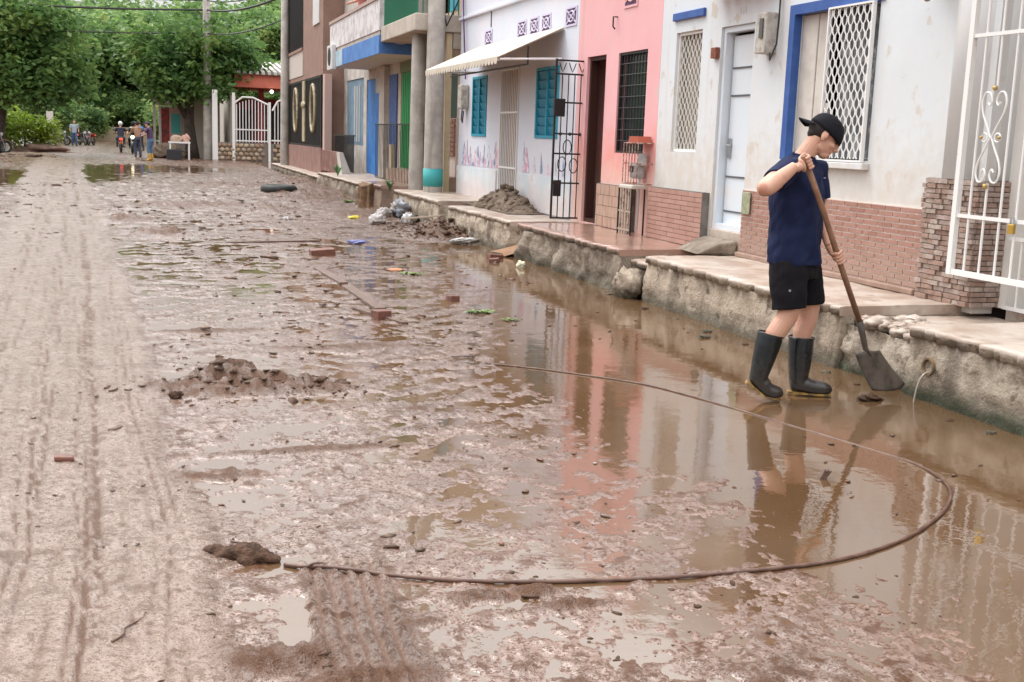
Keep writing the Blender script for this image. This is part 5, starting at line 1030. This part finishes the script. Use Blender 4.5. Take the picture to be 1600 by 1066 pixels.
# shovel
SH = empty('shovel', (3.84, 6.22, 0.0), -yaw, 'long handled shovel with brown wooden shaft and muddy steel blade held by the man', 'shovel')
link('handle', MB().tube([sh0, sh0.lerp(sh1, .33)+Vector((.004, 0, .003)), sh0.lerp(sh1, .66), sh1], [.0185, .0175, .0175, .018], 12).mesh('handle', True), mat('shaft_wood', (.20, .105, .06), .55, ((.27, .15, .09), 12, .4, .6), (70, .3, .004)), SH)
STL = mat('muddy_steel', (.10, .08, .065), .5, ((.05, .04, .034), 9, .4, .6), (40, .4, .006), spec=.5)
nk = Vector((.452, .06, .315)); link('socket', MB().tube([sh1-(sh1-sh0).normalized()*.03, sh1.lerp(nk, .4), nk, nk+Vector((.04, .015, -.05))], [.0225, .02, .017, .010], 12).mesh('socket', True), STL, SH)
TL, TR, BR_, BL_ = Vector((.382, .02, .285)), Vector((.565, .125, .298)), Vector((.760, .17, .082)), Vector((.512, .035, .055)); mb = MB(); nn = 14
nrm = (TR-TL).cross(BL_-TL).normalized()
for i in range(nn+1):
    v_ = i/nn
    for j in range(nn+1):
        u_ = j/nn; a = TL.lerp(TR, u_); c = BL_.lerp(BR_, u_)+(BR_-TR).normalized()*.035*(1-(2*u_-1)**2); p = a.lerp(c, v_); p = p+nrm*(.030*(2*u_-1)**2-.03)*(.4+.6*v_)+nrm*.012*math.sin(v_*math.pi)
        if v_ < .12: p = p+(TL-BL_).normalized()*.018*(1-v_/.12)*math.exp(-((u_-.42)/.16)**2)
        mb.v.append(tuple(p))
mb.f += [(i*(nn+1)+j, i*(nn+1)+j+1, (i+1)*(nn+1)+j+1, (i+1)*(nn+1)+j) for i in range(nn) for j in range(nn)]
bd = link('blade', mb.mesh('blade', True), STL, SH); sm = bd.modifiers.new('t', 'SOLIDIFY'); sm.thickness = .006
# ================================================================== THINGS ON THE STREET
hp_ = [(.44, 3.985), (.52, 3.93), (.62, 3.885), (.85, 3.76), (1.19, 3.65), (1.65, 3.58), (2.02, 3.56), (2.44, 3.59), (2.82, 3.72), (3.16, 3.93), (3.41, 4.15), (3.56, 4.36), (3.64, 4.62), (3.63, 4.87), (3.46, 5.48), (3.31, 5.97), (3.17, 6.40), (3.02, 6.73), (2.71, 7.08), (2.47, 7.31), (2.2, 7.5)]
sp = smooth_path([(x, y, 0) for x, y in hp_], 10); gz = ground_z([p.x for p in sp], [p.y for p in sp])
for i, p in enumerate(sp):
    q = min(1, max(0, (p.y-4.5)/.4)); p.z = float(np.clip(np.mean(gz[max(0, i-6):i+7]), 0, .012))+.006-.0085*q+.006*min(1, max(0, (p.y-5.3)/1.0))
tag(MB().tube(sp, [(.0076 if p.y < 5.5 else .006)*(1+.12*math.sin(i*1.7)+.1*math.sin(i*.61)) for i, p in enumerate(sp)], 9).build('hose', mat('hose_brown', (.075, .033, .022), .4, ((.13, .07, .048), 14, .4, .6), spec=.5), smooth=True), 'muddy brown hose looped in a wide bend across the wet street', 'hose')
def lump_thing(name, loc, dims, mt, label, cat, seed, amp=.35, crumple=0, rz=0):
    g = np.random.default_rng(seed); mb = MB(); n, k = 28, 18; rings = []
    for i in range(1, k):
        t = math.pi*i/k; rg = []
        for j in range(n):
            a = 2*math.pi*j/n; d = (math.sin(t)*math.cos(a), math.sin(t)*math.sin(a), -math.cos(t))
            s = 1+amp*float(noise(np.array([d[0]*2.1+seed+d[2]*1.3]), np.array([d[1]*2.1-d[2]*1.7]), seed)[0])+amp*.5*float(noise(np.array([d[0]*5+seed+d[2]*3]), np.array([d[1]*5-d[2]*3]), seed+1)[0])
            if crumple: s += crumple*(.5-abs(float(noise(np.array([d[0]*3.3+seed*1.7+d[2]*2]), np.array([d[1]*3.3-d[2]*2.4]), seed+5)[0]))*2)+crumple*.7*(.5-abs(float(noise(np.array([d[0]*7+seed+d[2]*5]), np.array([d[1]*7-d[2]*5]), seed+6)[0]))*2)
            rg.append((d[0]*s*dims[0]/2, d[1]*s*dims[1]/2, d[2]*s*dims[2]/2))
        rings.append(rg)
    mb.loft(rings); o = mb.build(name, mt, None, smooth=True, loc=(loc[0], loc[1], loc[2]+dims[2]*.3), rot=(0, 0, rz)); return tag(o, label, cat)
MUDRAG = mat('mud_soaked_cloth', (.13, .072, .047), .6, ((.07, .038, .025), 22, .4, .6), (45, 1, .03), spec=.2)
rgb = MB()
for q, (x_, y_, z_, r_) in enumerate([(-.13, .075, .03, .026), (-.105, .06, .034, .032), (-.07, .04, .028, .03), (-.035, .03, .03, .036), (.0, .005, .04, .044), (.035, -.015, .042, .046), (.07, -.035, .032, .038), (.10, -.05, .022, .03), (.13, -.06, .016, .022), (-.09, .03, .012, .03), (.02, -.04, .012, .04), (.06, .0, .012, .035)]): rgb.ball((x_, y_, z_), r_*1.25, r_*1.1, r_)
rgm = remesh(rgb, .005, 3); vv = vtx(rgm); dv = .007*noise(vv[:, 0]*38+vv[:, 2]*30, vv[:, 1]*70-vv[:, 2]*26, 400)+.005*np.abs(noise(vv[:, 0]*90, vv[:, 1]*90+vv[:, 2]*60, 401)); vv = vv+np.stack([dv*.3, dv*.3, dv], -1); rgm.vertices.foreach_set('co', vv.astype(np.float32).ravel())
tag(link('muddy_rag', rgm, MUDRAG, None, (.30, 4.085, -.004), None, (.85, .85, .75)), 'mud soaked rag bundle lying in a puddle at the end of the hose', 'rag')
lump_thing('muddy_bundle', (.44, 7.2, .05), (.24, .2, .10), MUDRAG, 'large wet lump on top of the mud heap beside the lane', 'mud lump', 9, .35, rz=.3)
lump_thing('mud_lump', (4.30, 6.07, .0), (.15, .09, .04), MUDRAG, 'flat lump of mud in front of the shovel blade', 'mud lump', 12, .6)
lump_thing('mud_lump', (.13, 6.72, .01), (.07, .05, .05), MUDRAG, 'small dark lump left of the mud heap', 'mud lump', 14, .5)
# drain pipe with running water
DP = empty('drain_pipe', (4.665, 5.97, .225), 0, 'clay drain pipe end in the kerb wall with water pouring out', 'pipe')
MB().lathe([(.058, .22), (.058, -.035), (.046, -.035), (.046, .215)], 20, (0, 0, 0), 'x').build('pipe_end', mat('clay_pipe', (.26, .18, .1), .7, ((.14, .1, .07), 12, .4, .6)), DP, smooth=False)
MB().lathe([(.045, 0), (.045, .005)], 18, (.10, 0, 0), 'x').build('bore_shade_disc', mat('bore_shade', (.01, .008, .006), .9), DP)  # near-black disc plugs the pipe, its colour standing in for inner shade
SPR = mat('falling_water', (.42, .37, .31), .08, spec=.8); st = [(-.0+.02, 0, -.036), (-.04, 0, -.042), (-.075, 0, -.075), (-.095, 0, -.13), (-.105, 0, -.19), (-.11, 0, -.238)]
MB().tube(smooth_path(st, 5), [.005]*26, 8).build('water_jet', SPR, DP, smooth=True)
lump = MB().lathe([(.045, .0), (.03, .008), (.012, .006)], 16, (-.11, 0, -.233)); lump.build('splash_ring', SPR, DP, smooth=True)
# tyre, bricks, planks
ty = empty('old_tyre', (3.1, 29.3, .10), 0, 'old black tyre lying flat in the mud', 'tyre')
MB().tube([(.34*math.cos(a), .34*math.sin(a), 0) for a in np.linspace(0, 2*math.pi, 33)[:-1]], .115, 12, closed=True).build('tread', mat('tyre_rubber', (.012, .016, .014), .6, ((.03, .03, .027), 8, .4, .6)), ty, smooth=True)
MB().tube([(.25*math.cos(a), .25*math.sin(a), .05) for a in np.linspace(0, 2*math.pi, 33)[:-1]], .03, 8, closed=True).build('bead', mat('tyre_rubber', (.012, .016, .014), .6), ty, smooth=True)
WETBR = mat('wet_red_brick', (.19, .075, .052), .4, ((.13, .06, .045), 20, .4, .6), (60, .5, .006), spec=.5)
for (x, y, rz, s, lb) in [(2.09, 14.65, .1, (.31, .14, .10), 'whole red brick lying in the mud left of the puddle'), (2.75, 10.55, .5, (.11, .08, .06), 'broken red brick half at the edge of the water'), (1.86, 9.53, .4, (.14, .12, .09), 'brown brick chunk at the end of the plank'), (4.28, 14.3, .2, (.2, .1, .07), 'dark brick in the water below the red pavement'), (4.15, 13.9, -.4, (.13, .09, .06), 'small brick piece beside the yellow plastic'), (-.39, 5.44, .05, (.085, .05, .025), 'little dark wood chip on the tyre lane')]:
    z = float(ground_z(x, y)[0]); tag(MB().obox((0, 0, 0), *s).build('brick_debris', WETBR, None, bevel=.008, loc=(x, y, z+s[2]*.32), rot=(rnd.uniform(-.1, .1), rnd.uniform(-.12, .12), rz)), lb, 'brick')
WETWD = mat('wet_plank', (.10, .056, .040), .4, ((.16, .1, .075), 14, .4, .6), (50, .5, .006), spec=.5)
for (p0, p1, w_, lb) in [((1.83, 13.3), (1.90, 11.75), .09, 'long thin board half sunk in the mud'), ((1.90, 11.5), (1.93, 9.9), .10, 'wet brown board pointing at the brick chunk'), ((2.0, 9.2), (1.72, 10.0), .06, 'short board lying beside the brick chunk'), ((1.0, 16.2), (2.3, 16.4), .07, 'thin slat lying across the street before the blue puddle'), ((4.25, 19.5), (4.62, 18.5), .10, 'pale broken board leaning on the kerb rubble'), ((4.3, 26.2), (5.0, 23.0), .07, 'pale branch lying below the brown pavement block')]:
    a, b = Vector((*p0, 0)), Vector((*p1, 0)); c = (a+b)/2; L_ = (b-a).length; z = float(ground_z(c.x, c.y)[0]); hi = p0[0] > 4
    tag(MB().obox((0, 0, 0), w_, L_, .03).build('board', WETWD if not hi else mat('pale_wood', (.42, .34, .26), .7), None, bevel=.004, loc=(c.x, c.y, z+.006+(.1 if hi else 0)), rot=((.12 if hi else .01), .03, math.atan2(-(b-a).x, (b-a).y))), lb, 'board')
for k, (x, y, rz, L_, lb) in enumerate([(-.085, 3.5, 1.15, .22, 'thin bent twig on the tyre lane near the bottom edge'), (.28, 4.26, 1.9, .10, 'twig sticking up behind the muddy rag'), (2.15, 7.75, -.15, .28, 'thin stick in the ripples left of the pink reflection'), (.56, 3.92, -.1, .09, 'short dark stick under the hose end')]):
    z = float(ground_z(x, y)[0])+.006; pts = [(L_*(q-.5)*math.cos(rz)+.012*math.sin(q*9+k), L_*(q-.5)*math.sin(rz)+.012*math.cos(q*7+k), .006*math.sin(q*5)) for q in np.linspace(0, 1, 9)]
    tag(MB().tube(pts, [.0045, .0045, .005, .0045, .004, .0035, .003, .003, .002], 6).build('twig', WETWD, None, smooth=True, loc=(x, y, z)), lb, 'stick')
cl = MB()
for q in range(3): cl.obox((.012*q, 0, .02), .012, .02, .05, (.2*q, .5, .3*q))
tag(cl.build('mud_peg', WETWD, None, loc=(3.03, 4.59, 0)), 'little brown stump standing in the reflecting water', 'stick')
# bags and bottles washed against the kerb
PLW = mat('white_plastic', (.68, .67, .68), .35, ((.4, .35, .32), 9, .4, .6), (14, .8, .03), spec=.5); PLB = mat('blue_white_plastic', (.36, .42, .5), .35, ((.3, .26, .24), 5, .4, .6), (14, .8, .03))
for (x, y, z, d, m_, sd_, lb) in [(3.75, 19.7, .02, (.33, .3, .26), PLW, 31, 'crumpled white bag nearest the street in the rubbish'), (4.1, 20.9, .03, (.36, .3, .28), PLW, 32, 'grey white bag behind the nearest one'), (4.42, 21.0, .08, (.48, .42, .42), PLB, 33, 'largest blue white plastic bag in the rubbish'), (4.35, 19.9, .02, (.3, .25, .28), PLW, 34, 'white bag touching the kerb wall'), (3.6, 20.9, .0, (.4, .2, .1), mat('yellow_plastic', (.6, .5, .06), .4), 35, 'flat yellow wrapper in the rubbish'), (4.5, 20.0, .03, (.16, .16, .18), mat('black_plastic', (.015, .015, .017), .35), 36, 'small black bag by the kerb wall'), (4.31, 13.3, .0, (.14, .12, .12), mat('cream_plastic', (.68, .66, .5), .5), 37, 'cream plastic scrap standing in the water under the red pavement'), (2.7, 13.0, .0, (.22, .2, .03), mat('orange_scrap', (.6, .25, .12), .5), 38, 'orange scrap half sunk in the mud'), (2.85, 16.4, .0, (.5, .35, .05), mat('blue_scrap', (.12, .13, .3), .5), 39, 'blue plastic sheet lying in the puddle'), (2.3, 20.5, .0, (.18, .14, .09), PLW, 40, 'small white scrap alone in the mud'), (4.4, 16.2, .03, (.55, .3, .10), mat('grey_sheet', (.5, .5, .51), .5, ((.3, .26, .23), 6, .4, .6)), 41, 'grey sheet lying at the foot of the rubble')]:
    d = tuple(v*.8 for v in d)
    lump_thing('rubbish_bag' if d[2] > .15 else 'plastic_scrap', (x, y, z), d, m_, lb, 'bag' if d[2] > .15 else 'plastic', sd_, .3, rz=sd_, crumple=.32)
def weed(x, y, s, n_, lb, sd_):
    pl = empty('plant', (x, y, float(ground_z(x, y)[0])), 0, lb, 'plant'); mb = MB(); g = random.Random(sd_)
    for q in range(n_):
        a = g.uniform(0, 6.28); ln = s*g.uniform(.5, 1.2); o_ = Vector((g.uniform(-s, s), g.uniform(-s*.4, s*.4), 0)); d = Vector((math.cos(a), math.sin(a), 0)); e = Vector((-d.y, d.x, 0))*ln*.16
        p1 = o_+d*ln*.5+Vector((0, 0, ln*.22)); mb.add([o_-e*.3, o_+e*.3, p1+e, p1-e, o_+d*ln+Vector((0, 0, ln*.12))], [(0, 1, 2, 3), (3, 2, 4)])
    mb.build('leaves', mat('weed_green', (.08, .17, .03), .45, ((.16, .2, .05), 12, .4, .6)), pl)
weed(2.80, 9.8, .10, 40, 'green weed tuft washed up at the water edge', 1); weed(2.95, 9.35, .07, 26, 'smaller green weed right of the washed up tuft', 2); weed(2.75, 12.6, .12, 20, 'sparse green weed beside the orange scrap', 3); weed(4.25, 25.3, .18, 30, 'green weeds left of the tree stump', 4)
# tree stump, rubble pile on the pavement, orange mud outflow
stp = empty('tree_stump', (4.48, 24.2, 0), 0, 'weathered brown tree stump in front of the pavement block', 'stump')
mb = MB(); rings = []
for z, r_ in ((-.1, .34), (.05, .30), (.2, .26), (.48, .25), (.5, .22)): rings.append([(r_*(1+.12*math.sin(a*9)+.08*math.sin(a*4+1))*math.cos(a), r_*(1+.12*math.sin(a*9))*math.sin(a), z+(.03*math.sin(a*3) if z > .4 else 0)) for a in [2*math.pi*j/36 for j in range(36)]])
mb.loft(rings).build('wood', mat('stump_wood', (.22, .13, .07), .8, ((.12, .07, .04), 9, .4, .6), (20, .8, .03)), stp, smooth=False)
rb = empty('rubble_pile', (5.45, 17.4, .43), 0, 'heap of dark earth and rubble against the pale blue house', 'rubble')
n = 420; ang_ = NR.uniform(0, 6.28, n); q = np.sqrt(NR.random(n)); X = np.clip(q*np.cos(ang_)*.32, -.5, .2); Y = q*np.sin(ang_)*1.35+.35; zz = np.clip((1-q), 0, 1)*.42
S = np.exp(NR.normal(-3.4, .5, n)); o = lumps('earth', np.stack([X, Y, zz*NR.uniform(.6, 1, n)], -1), S, .7, mat('dark_earth', (.11, .075, .05), .8, ((.2, .15, .11), 9, .4, .6), (25, .7, .02)), .45); o.parent = rb; o['kind'] = 'stuff'
mb = MB(); mb.add([(x_, y_, float(.36*max(0, 1-math.hypot(x_/.33, (y_-.35)/1.35))+.01)) for y_ in np.linspace(-1.0, 1.7, 14) for x_ in np.linspace(-.36, .22, 8)], [(i*8+j, i*8+j+1, (i+1)*8+j+1, (i+1)*8+j) for i in range(13) for j in range(7)]); mb.build('mound', MATS['dark_earth'], rb, smooth=True)
of = empty('mud_outflow', (4.75, 14.8, .1), 0, 'orange mud sludge running out of the gap in the pavement', 'sludge')
mb = MB(); mb.add([(.42-.75*v_+.05*math.sin(u_*9), (u_-.5)*(.42+.25*v_), .21*(1-v_)**1.2-.09+.035*math.sin(u_*3.1)) for v_ in np.linspace(0, 1, 12) for u_ in np.linspace(0, 1, 10)], [(i*10+j, i*10+j+1, (i+1)*10+j+1, (i+1)*10+j) for i in range(11) for j in range(9)])
mb.build('sludge', mat('orange_mud', (.36, .19, .10), .3, ((.26, .14, .08), 8, .4, .6), (18, .6, .02), spec=.5, coat=.5), of, smooth=True)
lump_thing('concrete_chunk', (4.62, 10.7, .02), (.28, .4, .34), CURB_B, 'grey concrete block wedged in the pavement gap', 'concrete', 51, .3)
for k, (x, y, s) in enumerate([(4.5, 6.5, .03), (4.52, 6.9, .04), (4.5, 7.6, .03), (4.48, 8.0, .035), (4.45, 8.6, .05), (4.5, 9.3, .03), (4.45, 9.9, .045), (4.5, 10.9, .04), (4.3, 8.35, .06), (4.46, 5.5, .03), (4.5, 5.2, .04)]):
    lump_thing('stone', (x, y, -.008), (s*1.7, s*1.3, s*.7), CURB_C if k % 3 else MUDRAG, ['pebble', 'stone', 'small stone', 'flat stone', 'brown stone', 'stone chip', 'muddy stone', 'rounded stone', 'loose stone', 'mossy stone', 'dark stone'][k]+' by the kerb '+['left of the shovel', 'behind the shovel', 'behind the man', 'left of the man', 'under the cracked panel', 'midway along the cracked panel', 'near the pavement gap', 'beside the concrete block', 'out in the water left of the man', 'right of the drain pipe', 'at the right edge'][k], 'stone', 60+k, .4)
# white table with goods, crate
tb = empty('table', (1.45, 58, 0), 0, 'small white table with goods by the street tree', 'table')
MB().box(-.5, .5, -.3, .3, .78, .86).build('table_top', IRONW, tb)
for x in (-.46, .40):
    for y in (-.28, .22): MB().box(x, x+.07, y, y+.06, 0, .779).build('leg', IRONW, tb)
lump_thing('goods_bag', (1.3, 58, .84), (.5, .4, .4), mat('tan_cloth', (.42, .3, .22), .8), 'tan sack on top of the white table', 'sack', 71, .3); lump_thing('goods_bag', (1.75, 58.1, .84), (.4, .35, .45), mat('rose_cloth', (.5, .3, .25), .8), 'rose sack at the right end of the white table', 'sack', 72, .3)
tag(MB().box(-.35, .35, -.3, .3, 0, .5).build('crate', mat('dark_crate', (.03, .03, .035), .6), None, bevel=.03, loc=(1.2, 57.6, .0)), 'dark crate under the white table', 'crate')
lump_thing('earth_heap', (.9, 60, 0), (1.5, 1, .9), mat('dark_earth', (.1, .07, .05), .8), 'brown heap left of the white table', 'heap', 73, .5); lump_thing('earth_heap', (-5.3, 66, -.1), (2.6, 1.2, .6), mat('debris_mud', (.3, .19, .15), .8, ((.2, .13, .1), 2, .4, .6)), 'long pinkish debris heap under the left hand tree', 'heap', 74, .6); lump_thing('earth_heap', (-5.2, 56, -.05), (2.0, .8, .3), MATS['dark_earth'], 'low dark heap on the left before the pool', 'heap', 75, .6)
# ================================================================== PEOPLE AND MOTORCYCLES IN THE DISTANCE
def figure(loc, rz, label, shirt, pants, hair, pose='stand', boots=None, helmet=None, sc=1.0, cap=None):
    p = empty('person', loc, rz, label, 'person'); p.scale = (sc,)*3
    if pose == 'ride':
        hip, knee, ank, shd, elb, hand, head = (-.12, .10, .84), (.30, .20, .80), (.12, .19, .36), (.02, .19, 1.33), (.22, .30, 1.14), (.46, .30, 1.06), (.09, 0, 1.58); kn2, an2, el2, ha2 = knee, ank, elb, hand
    elif pose == 'lean':
        hip, knee, ank, shd, elb, hand, head = (0, .1, .92), (.06, .11, .5), (0, .11, .08), (.05, .2, 1.40), (.2, .26, 1.2), (.42, .14, 1.18), (.12, 0, 1.58); kn2, an2, el2, ha2 = (.02, .1, .5), (-.05, .1, .08), (.2, .26, 1.18), (.42, .1, 1.08)
    else:
        hip, knee, ank, shd, elb, hand, head = (0, .1, .92), (.14, .1, .52), (.08, .1, .08), (0, .2, 1.42), (-.05, .28, 1.14), (.1, .28, .95), (.03, 0, 1.63); kn2, an2, el2, ha2 = (-.03, .1, .5), (-.2, .1, .1), (.03, .28, 1.14), (.16, .26, 1.0)
    def mir(v, s): return Vector((v[0], v[1]*s, v[2]))
    b = MB(); h = Vector(head); b.ball(h, .092, .078, .115); b.ball(h+Vector((.07, 0, -.02)), .03, .015, .02); b.ball(h+Vector((.03, 0, -.07)), .055, .05, .05)
    for s in (-1, 1): b.ball(h+Vector((0, s*.08, -.01)), .02, .012, .03)
    b.tube([h+Vector((-.02, 0, -.06)), (shd[0], 0, shd[2]+.02)], [.055, .065], 10); b.loft([ell((hip[0], 0, hip[2]), (0, 1), (1, 0), .14, .09, 12), ell((shd[0], 0, shd[2]-.1), (0, 1), (1, 0), .17, .1, 12), ell((shd[0], 0, shd[2]+.05), (0, 1), (1, 0), .08, .06, 12)])
    sk = MB(); sk.loft([ell((hip[0], 0, hip[2]-.04), (0, 1), (1, 0), .175, .13, 14), ell((hip[0]*.6+shd[0]*.4, 0, hip[2]*.6+shd[2]*.4), (0, 1), (1, 0), .17, .12, 14), ell((shd[0], 0, shd[2]-.1), (0, 1), (1, 0), .20, .13, 14), ell((shd[0], 0, shd[2]+.02), (0, 1), (1, 0), .17, .1, 14), ell((shd[0], 0, shd[2]+.07), (0, 1), (1, 0), .07, .07, 14)])
    tr = MB(); tr.loft([ell((hip[0], 0, hip[2]+.08), (0, 1), (1, 0), .16, .12, 14), ell((hip[0], 0, hip[2]-.06), (0, 1), (1, 0), .18, .135, 14), ell((hip[0], 0, hip[2]-.12), (0, 1), (1, 0), .12, .1, 14)])
    bo = MB()
    for s, kn, an, el, ha in ((1, knee, ank, elb, hand), (-1, kn2, an2, el2, ha2)):
        S_, E_, H_ = mir(shd, s), mir(el, s), mir(ha, s); b.tube([S_, E_, H_], [.05, .04, .028], 9); b.ball(H_, .04, .03, .045)
        sk.tube([S_+Vector((0, -s*.04, 0)), S_, S_.lerp(E_, .75)], [.085, .078, .065], 10)
        Hp, K_, A_ = mir(hip, s), mir(kn, s), mir(an, s); b.tube([Hp, K_, A_], [.08, .055, .04], 9)
        tr.tube([Hp, K_, A_+(K_-A_)*(.55 if boots else .12)], [.105, .078, .066], 10)
        f = A_+Vector((.17, 0, -.05)); bo.tube([A_+(K_-A_)*(.6 if boots else .1), A_, A_+Vector((.05, 0, -.035)), f], [.075 if boots else .05, .062 if boots else .045, .05, .035], 10)
    link('body', remesh(b, .016, 2), SKIN, p); link('shirt', remesh(sk, .018, 2), shirt, p); link('trousers', remesh(tr, .018, 2), pants, p); link('boots' if boots else 'shoes', remesh(bo, .016, 2), boots or DARK, p)
    if helmet: link('helmet', MB().ball(h+Vector((-.01, 0, .03)), .135, .125, .14).mesh('helmet', True), helmet, p)
    else:
        link('hair', MB().ball(h+Vector((-.025, 0, .04)), .095, .085, .095).mesh('hair', True), hair, p)
        if cap: link('cap', MB().ball(h+Vector((.0, 0, .07)), .115, .1, .07).ball(h+Vector((.12, 0, .05)), .07, .08, .012).mesh('cap', True), cap, p)
    return p
def motorcycle(loc, rz, label, colour, front_lit=False):
    mo = empty('motorcycle', loc, rz, label, 'motorcycle', 'motorcycles on the far street'); K_ = mat('moto_black', (.02, .02, .022), .4)
    for x in (-.62, .64):
        w_ = MB().tube([(x+.255*math.cos(a), 0, .31+.255*math.sin(a)) for a in np.linspace(0, 2*math.pi, 21)[:-1]], .055, 8, closed=True).build('wheel', mat('tyre_rubber', (.012, .016, .014), .6), mo, smooth=True)
        rm_ = MB()
        for k in range(6): a = k*math.pi/6; rm_.tube([(x-.2*math.cos(a), 0, .31-.2*math.sin(a)), (x+.2*math.cos(a), 0, .31+.2*math.sin(a))], .012, 5)
        rm_.tube([(x, -.06, .31), (x, .06, .31)], .05, 8); rm_.build('rim', mat('rim_grey', (.3, .3, .3), .4, metal=.6), w_)
        mg = MB(); mg.loft([[(x+.34*math.cos(a), -.06, .31+.34*math.sin(a)), (x+.34*math.cos(a), .06, .31+.34*math.sin(a)), (x+.36*math.cos(a), .06, .31+.36*math.sin(a)), (x+.36*math.cos(a), -.06, .31+.36*math.sin(a))] for a in np.linspace(.4, 2.6, 9)]); mg.build('mudguard', colour, mo)
    MB().tube([(-.62, .09, .31), (-.2, .1, .42), (.15, .08, .5), (.38, 0, .88)], .03, 7).tube([(-.62, -.09, .31), (-.2, -.1, .42), (.15, -.08, .5), (.38, 0, .86)], .03, 7).build('frame', K_, mo)
    MB().box(-.15, .2, -.13, .13, .28, .58).build('engine', mat('engine_grey', (.14, .14, .14), .5), mo, bevel=.04)
    MB().ball((.16, 0, .80), .26, .14, .14).build('tank', colour, mo, smooth=True); MB().ball((-.32, 0, .78), .4, .13, .07).build('seat', K_, mo, smooth=True); MB().ball((-.6, 0, .76), .2, .1, .08).build('tail_fairing', colour, mo, smooth=True)
    MB().tube([(.64, .075, .31), (.40, .075, .95)], .025, 7).tube([(.64, -.075, .31), (.40, -.075, .95)], .025, 7).build('fork', MATS['rim_grey'], mo)
    hb = MB().tube([(.30, .38, 1.05), (.38, .22, 1.05), (.40, 0, .98), (.38, -.22, 1.05), (.30, -.38, 1.05)], .018, 7).build('handlebar', K_, mo)
    for s in (-1, 1): MB().tube([(.36, s*.27, 1.06), (.4, s*.34, 1.22)], .008, 5).ball((.4, s*.36, 1.25), .015, .06, .045).build('mirror', K_, hb)
    MB().ball((.50, 0, .90), .07, .1, .1).build('headlight', mat('headlight_on', (.9, .85, .6), .2, emit=((1, .85, .5), 3)) if front_lit else mat('headlight_off', (.5, .5, .5), .2), mo, smooth=True)
    MB().box(-.82, -.77, -.09, .09, .70, .79).build('taillight', mat('taillight', (.7, .04, .03), .3, emit=((1, .08, .04), 1.2)), mo); MB().box(-.86, -.84, -.09, .09, .45, .6).build('number_plate', mat('plate_yellow', (.6, .48, .08), .5), mo)
    MB().tube([(.0, -.16, .32), (-.4, -.18, .32), (-.75, -.18, .42)], .045, 8).build('exhaust', MATS['rim_grey'], mo); return mo
FZ = .012
c = lambda n_, col: mat(n_, col, .8, (tuple(x*.75 for x in col), 8, .4, .6))
motorcycle((-1.45, 70, FZ), math.pi/2+.05, 'red motorcycle with tail light riding away up the street', c('moto_red', (.4, .03, .03))); figure((-1.45, 70, FZ), math.pi/2+.05, 'rider in dark jacket and white helmet on the red motorcycle', c('dark_jacket', (.03, .035, .06)), c('slate_jeans', (.06, .08, .13)), MATS['hair_dark'], 'ride', helmet=c('helmet_white', (.75, .75, .75)))
motorcycle((-.72, 67.5, FZ), -math.pi/2-.1, 'black motorcycle with lit headlight coming down the street', MATS['moto_black'], True); figure((-.72, 67.5, FZ), -math.pi/2-.1, 'rider all in black on the motorcycle with lit headlight', c('black_clothes', (.012, .012, .014)), c('black_clothes', (.012, .012, .014)), MATS['hair_dark'], 'ride', helmet=MATS['black_clothes'])
figure((-.66, 68.0, FZ+.06), -math.pi/2-.1, 'pillion rider in white shirt behind the black clad rider', c('white_shirt', (.6, .6, .6)), c('black_clothes', (.012, .012, .014)), MATS['hair_dark'], 'ride')
motorcycle((-4.4, 88.6, FZ), -1.2, 'dark motorcycle parked behind the walking man', MATS['moto_black']); motorcycle((-5.9, 87, FZ), -.5, 'grey motorcycle parked left of the walking man', c('moto_grey', (.25, .25, .25))); motorcycle((-3.9, 90, FZ), -1.8, 'red motorcycle parked right of the walking man', c('moto_red', (.4, .03, .03)))
motorcycle((-7.1, 60.2, FZ), .2, 'motorcycle at the left edge with its wheel in view', c('moto_rose', (.45, .2, .16)))
figure((-4.75, 85, FZ), -math.pi/2+.2, 'man in light grey blue T-shirt walking towards the camera far away', c('ice_shirt', (.38, .45, .52)), c('mid_jeans', (.06, .12, .25)), MATS['hair_dark'], 'stand')
figure((.12, 54.5, FZ), math.pi*.92, 'person in purple shirt, jeans and tall yellow boots raking by the shed', c('purple_shirt', (.09, .05, .13)), c('blue_jeans', (.09, .18, .32)), MATS['hair_dark'], 'lean', boots=c('yellow_boots', (.62, .38, .1)), cap=c('purple_shirt', (.09, .05, .13)))
figure((-.42, 75, FZ), math.pi*.7, 'person in bright blue shirt standing behind the motorcyclists', c('bright_blue', (.03, .2, .6)), c('dark_jacket', (.03, .035, .06)), MATS['hair_dark'], 'stand')
figure((-.45, 60, FZ), math.pi*.6, 'person with bare arms in tan top beside the one in yellow boots', c('tan_top', (.42, .25, .17)), c('slate_jeans', (.06, .08, .13)), MATS['hair_dark'], 'lean')
figure((5.35, 30.4, 3.76), math.pi*.9, 'person in pink top leaning on the white balcony parapet', c('pink_top', (.62, .22, .2)), c('slate_jeans', (.06, .08, .13)), MATS['hair_dark'], 'lean', sc=.98)
tag(MB().tube([(-.25, 54.3, .02), (-.3, 54.4, 1.25)], .02, 6).box(-.45, -.1, 54.25, 54.3, 0, .06).build('rake', WETWD), 'thin rake standing left of the person in yellow boots', 'rake')
